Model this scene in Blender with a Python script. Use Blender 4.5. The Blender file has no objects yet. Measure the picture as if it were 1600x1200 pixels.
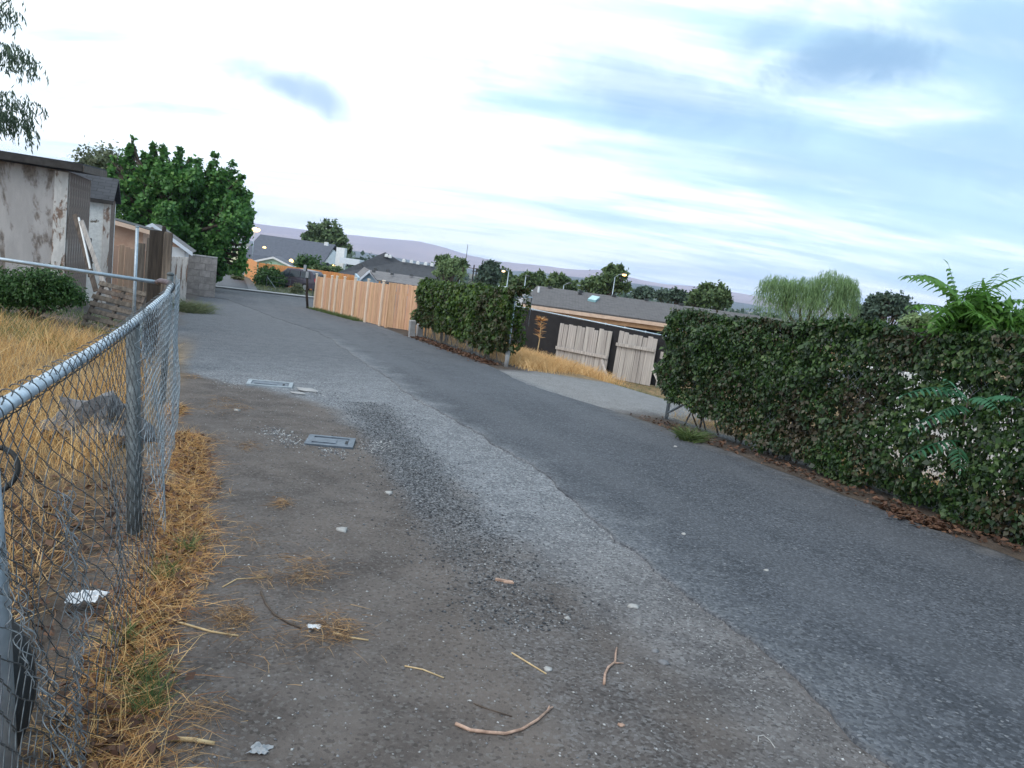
import bpy, math, random
import numpy as np
from mathutils import Vector, Matrix, noise as mnoise

random.seed(7)
rng = np.random.default_rng(11)
scene = bpy.context.scene
COL = scene.collection

# ------------------------------------------------------------------ camera
F_PX, ROLL, PITCH, EYE = 1150.0, math.radians(7.7), math.radians(8.34), 1.65
cam_d = bpy.data.cameras.new('camera')
cam_d.sensor_width = 36.0
cam_d.lens = F_PX / 1600 * 36
cam_d.clip_start = 0.05
cam_d.clip_end = 40000
cam = bpy.data.objects.new('camera', cam_d)
COL.objects.link(cam)
_r, _u, _f = Vector((1, 0, 0)), Vector((0, math.sin(PITCH), math.cos(PITCH))), Vector((0, math.cos(PITCH), -math.sin(PITCH)))
_cx = _r * math.cos(ROLL) + _u * math.sin(ROLL)
_cy = -_r * math.sin(ROLL) + _u * math.cos(ROLL)
_m = Matrix((_cx, _cy, -_f)).transposed().to_4x4()
_m.translation = Vector((0, 0, EYE))
cam.matrix_world = _m
scene.camera = cam

# ------------------------------------------------------------------ light, sky, exposure
SUN_EL, SUN_AZ = math.radians(48), math.radians(215)      # azimuth clockwise from +Y
sun_d = bpy.data.lights.new('sun', 'SUN')
sun_d.energy = 0.9
sun_d.angle = math.radians(40)
sun_d.color = (1.0, 0.95, 0.88)
sun = bpy.data.objects.new('sun', sun_d)
COL.objects.link(sun)
_sd = Vector((math.sin(SUN_AZ) * math.cos(SUN_EL), math.cos(SUN_AZ) * math.cos(SUN_EL), math.sin(SUN_EL)))
sun.rotation_euler = _sd.to_track_quat('Z', 'Y').to_euler()
sun.location = (0, 0, 30)
scene.view_settings.view_transform = 'Standard'
scene.view_settings.look = 'None'
scene.view_settings.exposure = 0.80
scene.view_settings.gamma = 1.0
scene.view_settings.use_curve_mapping = False
scene.cycles.use_denoising = True
scene.cycles.max_bounces = 8
scene.cycles.transparent_max_bounces = 12
scene.cycles.volume_bounces = 1


class NT:
    """small helper round a node tree"""
    def __init__(s, tree):
        s.t = tree
        s.n = tree.nodes
        s.l = tree.links

    def node(s, kind, **kw):
        nd = s.n.new(kind)
        for k, v in kw.items():
            setattr(nd, k, v)
        return nd

    def put(s, sock, v):
        if isinstance(v, bpy.types.NodeSocket):
            s.l.new(v, sock)
        else:
            sock.default_value = v

    def math(s, op, a, b=0.0, c=0.0, clamp=False):
        nd = s.node('ShaderNodeMath', operation=op, use_clamp=clamp)
        for i, v in enumerate((a, b, c)):
            s.put(nd.inputs[i], v)
        return nd.outputs[0]

    def vmath(s, op, a, b=(0, 0, 0)):
        nd = s.node('ShaderNodeVectorMath', operation=op)
        s.put(nd.inputs[0], a)
        s.put(nd.inputs[1], b)
        return nd.outputs['Value'] if op in ('DOT_PRODUCT', 'LENGTH', 'DISTANCE') else nd.outputs[0]

    def noise(s, vec, scale, detail=4, rough=.55, dist=0.0):
        nd = s.node('ShaderNodeTexNoise')
        s.put(nd.inputs['Vector'], vec)
        nd.inputs['Scale'].default_value = scale
        nd.inputs['Detail'].default_value = detail
        nd.inputs['Roughness'].default_value = rough
        nd.inputs['Distortion'].default_value = dist
        return nd.outputs['Fac']

    def voronoi(s, vec, scale, out='Distance'):
        nd = s.node('ShaderNodeTexVoronoi')
        s.put(nd.inputs['Vector'], vec)
        nd.inputs['Scale'].default_value = scale
        return nd.outputs[out]

    def mapr(s, v, a, b, c=0.0, d=1.0, smooth=True):
        nd = s.node('ShaderNodeMapRange', interpolation_type='SMOOTHSTEP' if smooth else 'LINEAR')
        s.put(nd.inputs[0], v)
        for i, q in enumerate((a, b, c, d)):
            s.put(nd.inputs[i + 1], q)
        return nd.outputs[0]

    def mix(s, f, a, b, mode='MIX'):
        nd = s.node('ShaderNodeMix', data_type='RGBA', blend_type=mode)
        s.put(nd.inputs[0], f)
        for sock, v in ((nd.inputs[6], a), (nd.inputs[7], b)):
            if isinstance(v, (tuple, list)) and len(v) == 3:
                v = (*v, 1)
            s.put(sock, v)
        return nd.outputs[2]

    def ramp(s, f, stops):
        nd = s.node('ShaderNodeValToRGB')
        cr = nd.color_ramp
        while len(cr.elements) < len(stops):
            cr.elements.new(0.5)
        for e, (p, c) in zip(cr.elements, stops):
            e.position = p
            e.color = (*c, 1)
        s.put(nd.inputs[0], f)
        return nd.outputs[0]

    def scale(s, vec, sc):
        nd = s.node('ShaderNodeMapping')
        s.put(nd.inputs[0], vec)
        nd.inputs['Scale'].default_value = sc
        return nd.outputs[0]


def cam_ray(px, py):
    u, v = (px - 800) / F_PX, (600 - py) / F_PX
    U = u * math.cos(ROLL) - v * math.sin(ROLL)
    V = u * math.sin(ROLL) + v * math.cos(ROLL)
    return Vector((U, math.cos(PITCH) + V * math.sin(PITCH), -math.sin(PITCH) + V * math.cos(PITCH)))


world = bpy.data.worlds.new('World')
scene.world = world
world.use_nodes = True
w = NT(world.node_tree)
bg = w.n['Background']
sky = w.node('ShaderNodeTexSky', sky_type='NISHITA')
sky.sun_disc = False
sky.sun_elevation = SUN_EL
sky.sun_rotation = SUN_AZ
sky.air_density = 1.0
sky.dust_density = 1.0
SKY_STRENGTH = 0.1
tc = w.node('ShaderNodeTexCoord').outputs['Generated']
sep = w.node('ShaderNodeSeparateXYZ')
w.l.new(tc, sep.inputs[0])
zz = w.math('ADD', w.math('MAXIMUM', sep.outputs[2], 0.0), 0.16)
pl = w.node('ShaderNodeCombineXYZ')
w.put(pl.inputs[0], w.math('DIVIDE', sep.outputs[0], zz))
w.put(pl.inputs[1], w.math('DIVIDE', sep.outputs[1], zz))
rotm = w.node('ShaderNodeMapping')
w.l.new(pl.outputs[0], rotm.inputs[0])
rotm.inputs['Rotation'].default_value = (0, 0, math.radians(-28))
rotm.inputs['Scale'].default_value = (0.75, 1.9, 1)
pv = rotm.outputs[0]
n1 = w.noise(pv, 0.85, 7, .58, .6)
n2 = w.noise(pv, 2.1, 6, .6, .3)
# cloud veil: full on the side of the low glow, thinner away from it
side = w.mapr(sep.outputs[0], -0.25, 0.60, 0.085, -0.10)
cl = w.math('ADD', w.math('ADD', w.math('MULTIPLY', n1, .72), w.math('MULTIPLY', n2, .28)), side)
veil = w.mapr(cl, 0.36, 0.62, 0.12, 1.0)
k = 1.0 / SKY_STRENGTH
white = (.88 * k, .97 * k, 1.02 * k)
blue = w.mix(0.75, sky.outputs[0], (.30 * k, .52 * k, .66 * k))
col = w.mix(veil, blue, white)
# grey-blue streaks drawn out along the cloud layer
rot3 = w.node('ShaderNodeMapping')
w.l.new(pl.outputs[0], rot3.inputs[0])
rot3.inputs['Rotation'].default_value = (0, 0, math.radians(-34))
rot3.inputs['Scale'].default_value = (.45, 2.6, 1)
n3 = w.noise(rot3.outputs[0], 1.15, 7, .6, .9)
strk = w.math('MULTIPLY', w.mapr(n3, .45, .66), w.mapr(sep.outputs[0], -.45, .40, .26, .60))
col = w.mix(strk, col, (.31 * k, .50 * k, .64 * k))
# darker cloud bellies, thick stratus seen from below
wob = w.math('MULTIPLY', w.math('SUBTRACT', w.noise(tc, 8.0, 7, .64, .6), .5), 2.3)
dark = None
for (px, py, sx, sy, tilt, amt) in ((1335, 95, 130, 40, -8, .95), (455, 138, 75, 24, 22, .8), (1030, 150, 200, 42, 14, .62),
                                    (1190, 60, 60, 30, -30, .5), (1500, 60, 180, 60, 0, .42), (620, 60, 150, 26, 16, .25),
                                    (1240, 260, 180, 26, 8, .30), (1520, 240, 150, 34, 6, .36)):
    c0 = cam_ray(px, py).normalized()
    a = (cam_ray(px + 20 * math.cos(math.radians(tilt)), py + 20 * math.sin(math.radians(tilt))).normalized() - c0).normalized()
    b = c0.cross(a).normalized()
    dv = w.vmath('SUBTRACT', tc, tuple(c0))
    qa = w.math('DIVIDE', w.vmath('DOT_PRODUCT', dv, tuple(a)), sx / F_PX)
    qb = w.math('DIVIDE', w.vmath('DOT_PRODUCT', dv, tuple(b)), sy / F_PX)
    rr = w.math('SQRT', w.math('ADD', w.math('MULTIPLY', qa, qa), w.math('MULTIPLY', qb, qb)))
    msk = w.mapr(w.math('ADD', rr, wob), 0.20, 1.60, amt, 0.0)
    dark = msk if dark is None else w.math('MAXIMUM', dark, msk)
col = w.mix(dark, col, (0.20 * k, .335 * k, .50 * k))
w.l.new(col, bg.inputs[0])
bg.inputs[1].default_value = SKY_STRENGTH

# ------------------------------------------------------------------ frame of the place: s along the alley, t across it
A = math.radians(22)
DX, DY, NX, NY = -math.sin(A), math.cos(A), math.cos(A), math.sin(A)
ZS = [(-60, 1.6), (-20, .8), (0, 0), (42, -1.68), (53, -1.82), (75, -1.95), (120, -3.5), (400, -9), (1000, -14), (1e6, -14)]
ZT = [(-1e6, .4), (-6, .4), (-3, .25), (-1.2, 0), (7.6, 0), (10, -.2), (14, -.95), (40, -1.9), (1e6, -1.9)]


def lerp(p, x):
    if x <= p[0][0]:
        return p[0][1]
    for (a, b), (c, d) in zip(p, p[1:]):
        if x <= c:
            return b + (d - b) * (x - a) / (c - a)
    return p[-1][1]


def st(x, y):
    return x * DX + y * DY, x * NX + y * NY


def gz(x, y):
    s, t = st(x, y)
    f = min(1.0, max(0.0, (58 - s) / 14)) if t < 0 else min(1.0, max(0.0, (70 - s) / 20))
    return lerp(ZS, s) + lerp(ZT, t) * f


def W(s, t, h=0.0):
    """point h metres above the ground at alley coordinates s, t"""
    x, y = s * DX + t * NX, s * DY + t * NY
    return Vector((x, y, gz(x, y) + h))


def at(px, py, Y):
    d = cam_ray(px, py)
    return d * (Y / d.y) + Vector((0, 0, EYE))


def onground(px, py):
    d = cam_ray(px, py)
    k = .5
    while k < 3000:
        if EYE + k * d.z < gz(k * d.x, k * d.y):
            break
        k *= 1.002
    return Vector((k * d.x, k * d.y, gz(k * d.x, k * d.y)))


def gp(x, y, h=0.0):
    return Vector((x, y, gz(x, y) + h))


# ------------------------------------------------------------------ materials
MATS = {}


def new_mat(name):
    m = bpy.data.materials.new(name)
    m.use_nodes = True
    t = NT(m.node_tree)
    return m, t, t.n['Principled BSDF']


def bump(t, b, h, strength=.4, dist=.02):
    nd = t.node('ShaderNodeBump')
    nd.inputs['Strength'].default_value = strength
    nd.inputs['Distance'].default_value = dist
    t.put(nd.inputs['Height'], h)
    t.l.new(nd.outputs[0], b.inputs['Normal'])


def m_plain(name, c1, c2=None, rough=.8, sc=6, stretch=(1, 1, 1), bs=.3, bd=.01, metal=0.0, rnd=0.0, spec=.5, detail=6):
    """two-tone weathered surface with fine relief; rnd varies the tone from piece to piece"""
    m, t, b = new_mat(name)
    c2 = c2 or tuple(v * .7 for v in c1)
    co = t.node('ShaderNodeTexCoord').outputs['Object']
    v = t.scale(co, stretch)
    if rnd:
        oi = t.node('ShaderNodeObjectInfo').outputs['Random']
        off = t.node('ShaderNodeCombineXYZ')
        t.put(off.inputs[0], t.math('MULTIPLY', oi, 37.0))
        t.put(off.inputs[2], t.math('MULTIPLY', oi, 11.0))
        v = t.vmath('ADD', v, off.outputs[0])
    n = t.noise(v, sc, detail, .62)
    f = t.mapr(n, .32, .70)
    col = t.mix(f, c2, c1)
    if rnd:
        hv = t.node('ShaderNodeHueSaturation')
        t.put(hv.inputs['Value'], t.mapr(oi, 0, 1, 1 - rnd, 1 + rnd, smooth=False))
        t.put(hv.inputs['Hue'], t.mapr(t.math('FRACT', t.math('MULTIPLY', oi, 7.3)), 0, 1, .492, .508, smooth=False))
        t.put(hv.inputs['Color'], col)
        col = hv.outputs[0]
    t.l.new(col, b.inputs['Base Color'])
    b.inputs['Roughness'].default_value = rough
    b.inputs['Metallic'].default_value = metal
    b.inputs['Specular IOR Level'].default_value = spec
    if bs:
        bump(t, b, t.noise(v, sc * 3, 5, .6), bs, bd)
    MATS[name] = m
    return m


def m_leaf(name, cols, trans=.25, rough=.5, patch=None, spec=.35):
    """leaf tissue: hue differs from leaf to leaf, with drifting patches of another tint"""
    m, t, b = new_mat(name)
    g = t.node('ShaderNodeNewGeometry')
    r = g.outputs['Random Per Island']
    n = len(cols)
    c = t.ramp(r, [(i / max(1, n - 1), q) for i, q in enumerate(cols)])
    if patch:
        co = t.node('ShaderNodeTexCoord').outputs['Object']
        pn = t.noise(co, patch[1], 3, .6)
        f = t.mapr(t.math('ADD', pn, t.math('MULTIPLY', t.math('SUBTRACT', r, .5), .35)), patch[2], patch[2] + .14)
        c = t.mix(t.math('MULTIPLY', f, .85), c, patch[0])
    t.l.new(c, b.inputs['Base Color'])
    b.inputs['Roughness'].default_value = rough
    b.inputs['Specular IOR Level'].default_value = spec
    tr = t.node('ShaderNodeBsdfTranslucent')
    t.l.new(c, tr.inputs[0])
    mx = t.node('ShaderNodeMixShader')
    mx.inputs[0].default_value = trans
    t.l.new(b.outputs[0], mx.inputs[1])
    t.l.new(tr.outputs[0], mx.inputs[2])
    t.l.new(mx.outputs[0], t.n['Material Output'].inputs['Surface'])
    MATS[name] = m
    return m


def m_emit(name, col, strength):
    m, t, b = new_mat(name)
    b.inputs['Base Color'].default_value = (*col, 1)
    b.inputs['Emission Color'].default_value = (*col, 1)
    b.inputs['Emission Strength'].default_value = strength
    MATS[name] = m
    return m


def stcoords(t):
    p = t.node('ShaderNodeNewGeometry').outputs['Position']
    s = t.vmath('DOT_PRODUCT', p, (DX, DY, 0))
    tt = t.vmath('DOT_PRODUCT', p, (NX, NY, 0))
    return p, s, tt


def m_ground():
    m, t, b = new_mat('soil')
    p, s, tt = stcoords(t)
    big = t.noise(p, .55, 5, .6)
    mid = t.noise(p, 3.2, 6, .62)
    fine = t.noise(p, 38, 5, .7)
    grit = t.noise(p, 160, 3, .7)
    # packed dirt
    dirt = t.mix(t.mapr(mid, .34, .68), (.085, .071, .066), (.150, .128, .119))
    dirt = t.mix(t.mapr(big, .40, .66, 0, .7), dirt, (.168, .140, .126))
    dirt = t.mix(t.mapr(fine, .50, .72, 0, .75), dirt, (.175, .155, .148))
    dirt = t.mix(t.mapr(fine, .42, .25, 0, .75), dirt, (.026, .022, .020))
    cell = t.node('ShaderNodeSeparateColor')
    t.l.new(t.voronoi(p, 74, 'Color'), cell.inputs[0])
    cell2 = t.node('ShaderNodeSeparateColor')
    t.l.new(t.voronoi(p, 36, 'Color'), cell2.inputs[0])
    peb = cell.outputs[0]
    peb2 = cell2.outputs[1]
    dirt = t.mix(t.mapr(peb, .80, 1.0, 0, .55), dirt, (.20, .19, .185))
    dirt = t.mix(t.mapr(peb, .22, .0, 0, .5), dirt, (.035, .030, .028))
    # worn old gravel paving along the asphalt
    grav = t.mix(t.mapr(mid, .3, .7), (.140, .147, .166), (.225, .233, .254))
    grav = t.mix(t.mapr(grit, .55, .72, 0, .6), grav, (.28, .285, .295))
    grav = t.mix(t.mapr(grit, .45, .30, 0, .7), grav, (.06, .062, .07))
    grav = t.mix(t.mapr(peb, .62, 1.0, 0, .8), grav, (.36, .37, .39))
    grav = t.mix(t.mapr(peb, .38, .0, 0, .85), grav, (.075, .078, .088))
    grav = t.mix(t.mapr(peb2, .90, 1.0, 0, .7), grav, (.36, .36, .37))
    wob = t.math('MULTIPLY', t.math('SUBTRACT', t.noise(p, .9, 5, .65), .5), 1.3)
    tw = t.math('ADD', tt, wob)
    edge = t.mapr(s, 3.0, 11.0, 1.95, 1.35, smooth=False)
    edge = t.math('SUBTRACT', edge, t.mapr(s, 9.5, 13.5, 0, 2.6))
    inband = t.mapr(t.math('SUBTRACT', tw, edge), -.22, .32)
    fade = t.mapr(s, 1.8, 6.0, .28, 1.0)
    inband = t.math('MULTIPLY', inband, fade)
    worn = t.mix(t.mapr(t.math('ADD', t.math('MULTIPLY', mid, .5), t.math('MULTIPLY', peb, .5)), .3, .7), (.078, .082, .095), (.165, .170, .186))
    grav = t.mix(t.mapr(s, 10.5, 17, 0, .8), grav, worn)
    col = t.mix(inband, dirt, grav)
    # dark loose stone strip between dirt and the paler paving
    edge2 = t.math('ADD', t.mapr(s, 3.0, 10.0, 1.62, 1.95, smooth=False), t.math('MULTIPLY', wob, .35))
    dk = t.math('SUBTRACT', 1.0, t.mapr(t.math('ABSOLUTE', t.math('SUBTRACT', tt, edge2)), .16, .42))
    dk = t.math('MULTIPLY', dk, t.mapr(s, 10.6, 9.4, 0, 1))
    dk = t.math('MULTIPLY', dk, t.mapr(s, 3.5, 6.0, .3, 1))
    dark = t.mix(t.mapr(t.math('ADD', t.math('MULTIPLY', peb, .7), t.math('MULTIPLY', grit, .3)), .25, .95), (.030, .033, .040), (.26, .268, .29))
    col = t.mix(t.math('MULTIPLY', dk, .85), col, dark)
    # yards on both sides, straw litter over soil
    strawc = t.mix(t.mapr(mid, .3, .7), (.15, .10, .055), (.33, .22, .11))
    strawc = t.mix(t.mapr(fine, .5, .7, 0, .6), strawc, (.42, .30, .16))
    strawc = t.mix(t.math('MULTIPLY', t.mapr(s, 7.5, 5.0), t.mapr(tt, -4.5, -2.5)), strawc, t.mix(t.mapr(mid, .3, .7), (.055, .042, .034), (.13, .092, .062)))
    yl = t.math('MULTIPLY', t.mapr(t.math('ADD', tt, t.math('MULTIPLY', wob, .25)), -.35, -.75), t.mapr(s, 20, 12))
    yr = t.mapr(tw, 7.1, 7.7)
    # bare pale drive leading off between the two hedges
    drv = t.math('MULTIPLY', t.mapr(t.math('ABSOLUTE', t.math('SUBTRACT', t.math('ADD', s, wob), t.mapr(tt, 7, 14, 13.9, 15.5, smooth=False))), 3.5, 2.3), t.mapr(tt, 17, 12))
    yr = t.math('MULTIPLY', yr, t.math('SUBTRACT', 1.0, drv))
    col = t.mix(t.math('MAXIMUM', yl, yr), col, strawc)
    col = t.mix(t.math('MULTIPLY', drv, t.mapr(tt, 5.9, 6.5)), col, t.mix(t.mapr(t.math('ADD', t.math('MULTIPLY', fine, .5), t.math('MULTIPLY', t.math('ADD', peb, mid), .25)), .32, .68), (.150, .143, .143), (.305, .300, .305)))
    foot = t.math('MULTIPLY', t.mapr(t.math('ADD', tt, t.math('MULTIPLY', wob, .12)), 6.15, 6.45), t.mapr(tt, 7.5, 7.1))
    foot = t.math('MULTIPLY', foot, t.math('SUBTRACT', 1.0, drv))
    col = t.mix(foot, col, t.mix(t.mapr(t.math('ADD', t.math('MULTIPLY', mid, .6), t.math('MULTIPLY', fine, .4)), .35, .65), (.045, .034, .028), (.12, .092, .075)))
    # far fields
    far = t.mapr(s, 58, 90)
    fieldc = t.mix(t.noise(p, .012, 4, .6), (.06, .075, .04), (.22, .18, .12))
    col = t.mix(far, col, fieldc)
    t.l.new(col, b.inputs['Base Color'])
    b.inputs['Roughness'].default_value = .92
    b.inputs['Specular IOR Level'].default_value = .25
    h = t.math('ADD', t.math('MULTIPLY', mid, 1.2), t.math('ADD', t.math('MULTIPLY', fine, .5), t.math('ADD', t.math('MULTIPLY', grit, .3), t.math('MULTIPLY', peb, .45))))
    bump(t, b, h, .8, .03)
    MATS['soil'] = m


def m_asphalt():
    m, t, b = new_mat('asphalt')
    p, s, tt = stcoords(t)
    big = t.noise(p, .5, 5, .65)
    mid = t.noise(p, 4.5, 6, .7)
    agg = t.voronoi(p, 62)
    aggc = t.voronoi(p, 62, 'Color')
    grit = t.noise(p, 210, 2, .7)
    sc = t.node('ShaderNodeSeparateColor')
    t.l.new(aggc, sc.inputs[0])
    base = t.mix(t.mapr(mid, .3, .7), (.040, .045, .056), (.066, .072, .087))
    base = t.mix(t.mapr(big, .40, .66, 0, .75), base, (.080, .086, .102))
    base = t.mix(t.mapr(sc.outputs[0], .58, 1.0, 0, .6), base, (.145, .154, .178))
    base = t.mix(t.mapr(sc.outputs[0], .40, .0, 0, .8), base, (.026, .028, .034))
    base = t.mix(t.mapr(sc.outputs[1], .975, 1.0, 0, .5), base, (.30, .305, .32))
    base = t.mix(t.mapr(grit, .46, .28, 0, .8), base, (.018, .019, .022))
    # dusty wheel tracks and pale margin far along
    trk = t.math('SINE', t.math('ADD', t.math('MULTIPLY', tt, 3.4), t.math('MULTIPLY', big, 2.2)))
    base = t.mix(t.mapr(trk, .1, 1.0, 0, .25), base, (.105, .110, .125))
    dust = t.math('MULTIPLY', t.mapr(s, 8, 30, .0, .5), t.mapr(mid, .35, .65))
    base = t.mix(dust, base, (.135, .137, .150))
    # crumbling, dust-filled margin on the dirt side and old cracks
    mar = t.mapr(t.math('ADD', tt, t.math('MULTIPLY', t.math('SUBTRACT', t.noise(p, 1.6, 6, .7), .5), 2.0)), 2.55, 3.45, .85, 0)
    mar = t.math('MULTIPLY', t.math('MULTIPLY', mar, t.mapr(s, 26, 20)), t.mapr(s, 2.2, 6.5, .35, 1.0))
    dustc = t.mix(t.mapr(sc.outputs[2], .2, .9), (.085, .090, .104), (.28, .29, .31))
    base = t.mix(mar, base, dustc)
    marr = t.mapr(t.math('ADD', tt, t.math('MULTIPLY', t.math('SUBTRACT', t.noise(p, 2.2, 6, .7), .5), 1.2)), 6.05, 6.6, 0, .7)
    base = t.mix(t.math('MULTIPLY', marr, t.mapr(s, 26, 20)), base, t.mix(t.mapr(mid, .35, .65), (.07, .062, .058), (.15, .14, .138)))
    t.l.new(base, b.inputs['Base Color'])
    b.inputs['Roughness'].default_value = .82
    b.inputs['Specular IOR Level'].default_value = .35
    h = t.math('ADD', t.math('MULTIPLY', agg, -.6), t.math('ADD', t.math('MULTIPLY', mid, .5), t.math('MULTIPLY', grit, .5)))
    bump(t, b, h, .6, .012)
    MATS['asphalt'] = m


def m_stucco(name, c_paint, c_bare, thr, sc, drip=1.0, streak=(1, 1, .35)):
    """paint flaking off a wall: bare patches with their own ragged shapes"""
    m, t, b = new_mat(name)
    co = t.node('ShaderNodeTexCoord').outputs['Object']
    v = t.scale(co, streak)
    a = t.noise(v, sc, 8, .66, .4)
    f2 = t.noise(v, sc * 5, 5, .6)
    mask = t.mapr(t.math('ADD', t.math('MULTIPLY', a, .8), t.math('MULTIPLY', f2, .2)), thr, thr + .05)
    paint = t.mix(t.mapr(f2, .35, .65), tuple(q * .84 for q in c_paint), c_paint)
    bare = t.mix(t.mapr(t.noise(co, 14, 5), .35, .65), tuple(q * .6 for q in c_bare), c_bare)
    t.l.new(t.mix(mask, paint, bare), b.inputs['Base Color'])
    b.inputs['Roughness'].default_value = .9
    bump(t, b, t.math('SUBTRACT', t.noise(co, 40, 5), mask), .5, .012)
    MATS[name] = m


def m_shingle(name, c1, c2, row=.14):
    """asphalt shingles: courses of tabs with differing tone"""
    m, t, b = new_mat(name)
    uv = t.node('ShaderNodeUVMap').outputs[0]
    br = t.node('ShaderNodeTexBrick')
    t.l.new(uv, br.inputs['Vector'])
    br.inputs['Color1'].default_value = (*c1, 1)
    br.inputs['Color2'].default_value = (*c2, 1)
    br.inputs['Mortar'].default_value = (*[q * .35 for q in c1], 1)
    br.inputs['Scale'].default_value = 1.0
    br.inputs['Mortar Size'].default_value = .012
    br.inputs['Brick Width'].default_value = .33
    br.inputs['Row Height'].default_value = row
    n = t.noise(uv, 3, 6, .7)
    col = t.mix(t.mapr(n, .3, .7, 0, .5), br.outputs[0], tuple(q * 1.35 for q in c1))
    t.l.new(col, b.inputs['Base Color'])
    b.inputs['Roughness'].default_value = .9
    bump(t, b, t.math('ADD', br.outputs['Fac'], t.noise(uv, 60, 3)), -.4, .01)
    MATS[name] = m


m_ground()
m_asphalt()
m_stucco('grey_stucco', (.47, .43, .42), (.25, .205, .18), .455, .8)
m_stucco('white_stucco', (.82, .82, .81), (.22, .18, .14), .585, 3.2, streak=(1, 1, .8))
m_stucco('peeling_paint', (.70, .65, .62), (.33, .22, .17), .50, 2.6)
m_stucco('side_board', (.50, .44, .41), (.24, .17, .14), .40, 2.4, streak=(1, 1, .12))
m_shingle('shingle_dark', (.055, .057, .066), (.036, .038, .046))
m_shingle('shingle_slate', (.105, .112, .140), (.078, .084, .108))
m_shingle('shingle_brown', (.118, .108, .110), (.082, .076, .080))
m_shingle('shingle_pale', (.175, .165, .170), (.125, .118, .124))
m_plain('roof_felt', (.045, .048, .055), (.025, .026, .03), .85, 8)
m_plain('dark_trim', (.055, .048, .046), (.03, .026, .025), .8, 6)
m_plain('cedar', (.68, .42, .265), (.48, .27, .155), .75, 2.2, (9, 9, .55), .35, .004, rnd=.13)
m_plain('cedar_bright', (.80, .36, .125), (.60, .24, .075), .75, 2.2, (9, 9, .55), .35, .004, rnd=.10)  # far fences, and the return panel with its lit facing painted in
m_plain('pale_post', (.80, .68, .56), (.66, .52, .40), .75, 3, (6, 6, .5), .2, .003)
m_plain('tan_board', (.55, .36, .255), (.44, .27, .185), .8, 2.5, (7, 7, .5), .3, .004, rnd=.08)
m_plain('tan_panel', (.60, .385, .275), (.49, .29, .205), .85, 2.5, (1, 1, 1), .15, .004)
m_plain('peach_trim', (.72, .53, .41), (.60, .42, .32), .7, 4)
m_plain('grey_wood', (.52, .475, .445), (.31, .28, .265), .85, 2.0, (10, 10, .6), .5, .006, rnd=.14)
m_plain('old_wood', (.175, .138, .112), (.07, .054, .045), .9, 2.2, (8, 8, .7), .7, .01, rnd=.16)
m_plain('tie_wood', (.050, .038, .031), (.020, .015, .013), .92, 3.0, (7, 7, .6), .8, .012, rnd=.15)
m_plain('block', (.30, .275, .265), (.20, .182, .176), .92, 5, (1, 1, 1), .6, .012, rnd=.13)
m_plain('mortar', (.205, .19, .185), (.15, .14, .135), .95, 12)
m_plain('concrete', (.36, .355, .36), (.27, .265, .27), .9, 5, bs=.4)
m_plain('white_paint', (.78, .78, .79), (.66, .66, .67), .6, 4, bs=.1)
m_plain('white_trim', (.70, .73, .80), (.62, .65, .72), .6, 4, bs=.1)
m_plain('green_siding', (.44, .62, .47), (.38, .55, .41), .7, 3, bs=.1)
m_plain('blue_siding', (.40, .53, .63), (.34, .46, .56), .7, 3, bs=.1)
m_plain('lamplit_wall', (.80, .76, .52), (.72, .68, .45), .7, 3, bs=.1)  # church wing wall, yellow lamplight put into its colour
m_plain('brown_wall', (.50, .29, .16), (.38, .21, .11), .8, 4)
m_plain('galv', (.46, .52, .58), (.33, .38, .43), .45, 14, (1, 1, 1), .12, .002, metal=.75)
m_plain('galv_bright', (.58, .67, .76), (.36, .43, .50), .48, 22, (1, 1, 1), .1, .002, metal=.55)
m_plain('galv_dull', (.15, .17, .18), (.075, .085, .09), .6, 20, (1, 1, 1), .2, .002, metal=.5)
m_plain('wire', (.15, .165, .18), (.075, .08, .085), .5, 30, (1, 1, 1), 0, metal=.6)  # darker than the pale wire: shade on the near mesh painted in
m_plain('wire_pale', (.42, .47, .52), (.25, .28, .31), .5, 30, (1, 1, 1), 0, metal=.5)
m_plain('wire_mid', (.26, .285, .31), (.13, .14, .15), .5, 30, (1, 1, 1), 0, metal=.5)
m_plain('rust_tape', (.16, .13, .145), (.09, .07, .08), .7, 30, (1, 1, 1), .3, .003)
m_plain('black_cloth', (.020, .019, .022), (.012, .011, .013), .85, 2.5, (1, 1, 1), .4, .02)
m_plain('rubber', (.014, .014, .015), (.008, .008, .009), .7, 20, bs=.3)
m_plain('plastic_white', (.82, .82, .84), (.70, .70, .73), .4, 9, bs=.2)
m_plain('rim_metal', (.45, .46, .48), (.35, .36, .38), .35, 8, metal=.8)
m_plain('lid_iron', (.135, .165, .205), (.085, .105, .135), .55, 18, metal=.3, bs=.5, bd=.004)
m_plain('meter_rim', (.33, .37, .41), (.22, .25, .28), .75, 14, bs=.4, bd=.004)
m_plain('dark_gap', (.022, .024, .028), (.014, .015, .018), .9, 10)
m_plain('stone_pale', (.44, .435, .43), (.26, .25, .245), .8, 12)
m_plain('stone_grey', (.22, .22, .235), (.13, .13, .14), .85, 9, bs=.7)
m_plain('boulder', (.20, .195, .205), (.115, .11, .115), .92, 5, bs=.9, bd=.03)
m_plain('twig_pink', (.50, .335, .255), (.25, .155, .115), .8, 30, bs=.3)
m_plain('twig_dark', (.10, .072, .055), (.05, .035, .028), .85, 14, bs=.3)
m_plain('straw_stick', (.62, .46, .26), (.42, .29, .15), .75, 14)
m_plain('bark', (.115, .088, .068), (.05, .038, .030), .92, 5, (3, 3, .7), .9, .03)
m_plain('bark_pale', (.30, .27, .24), (.18, .155, .135), .9, 6, (3, 3, .8), .6, .02)
m_plain('car_paint', (.085, .075, .10), (.075, .065, .09), .28, 3, bs=0, metal=.4)
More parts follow.
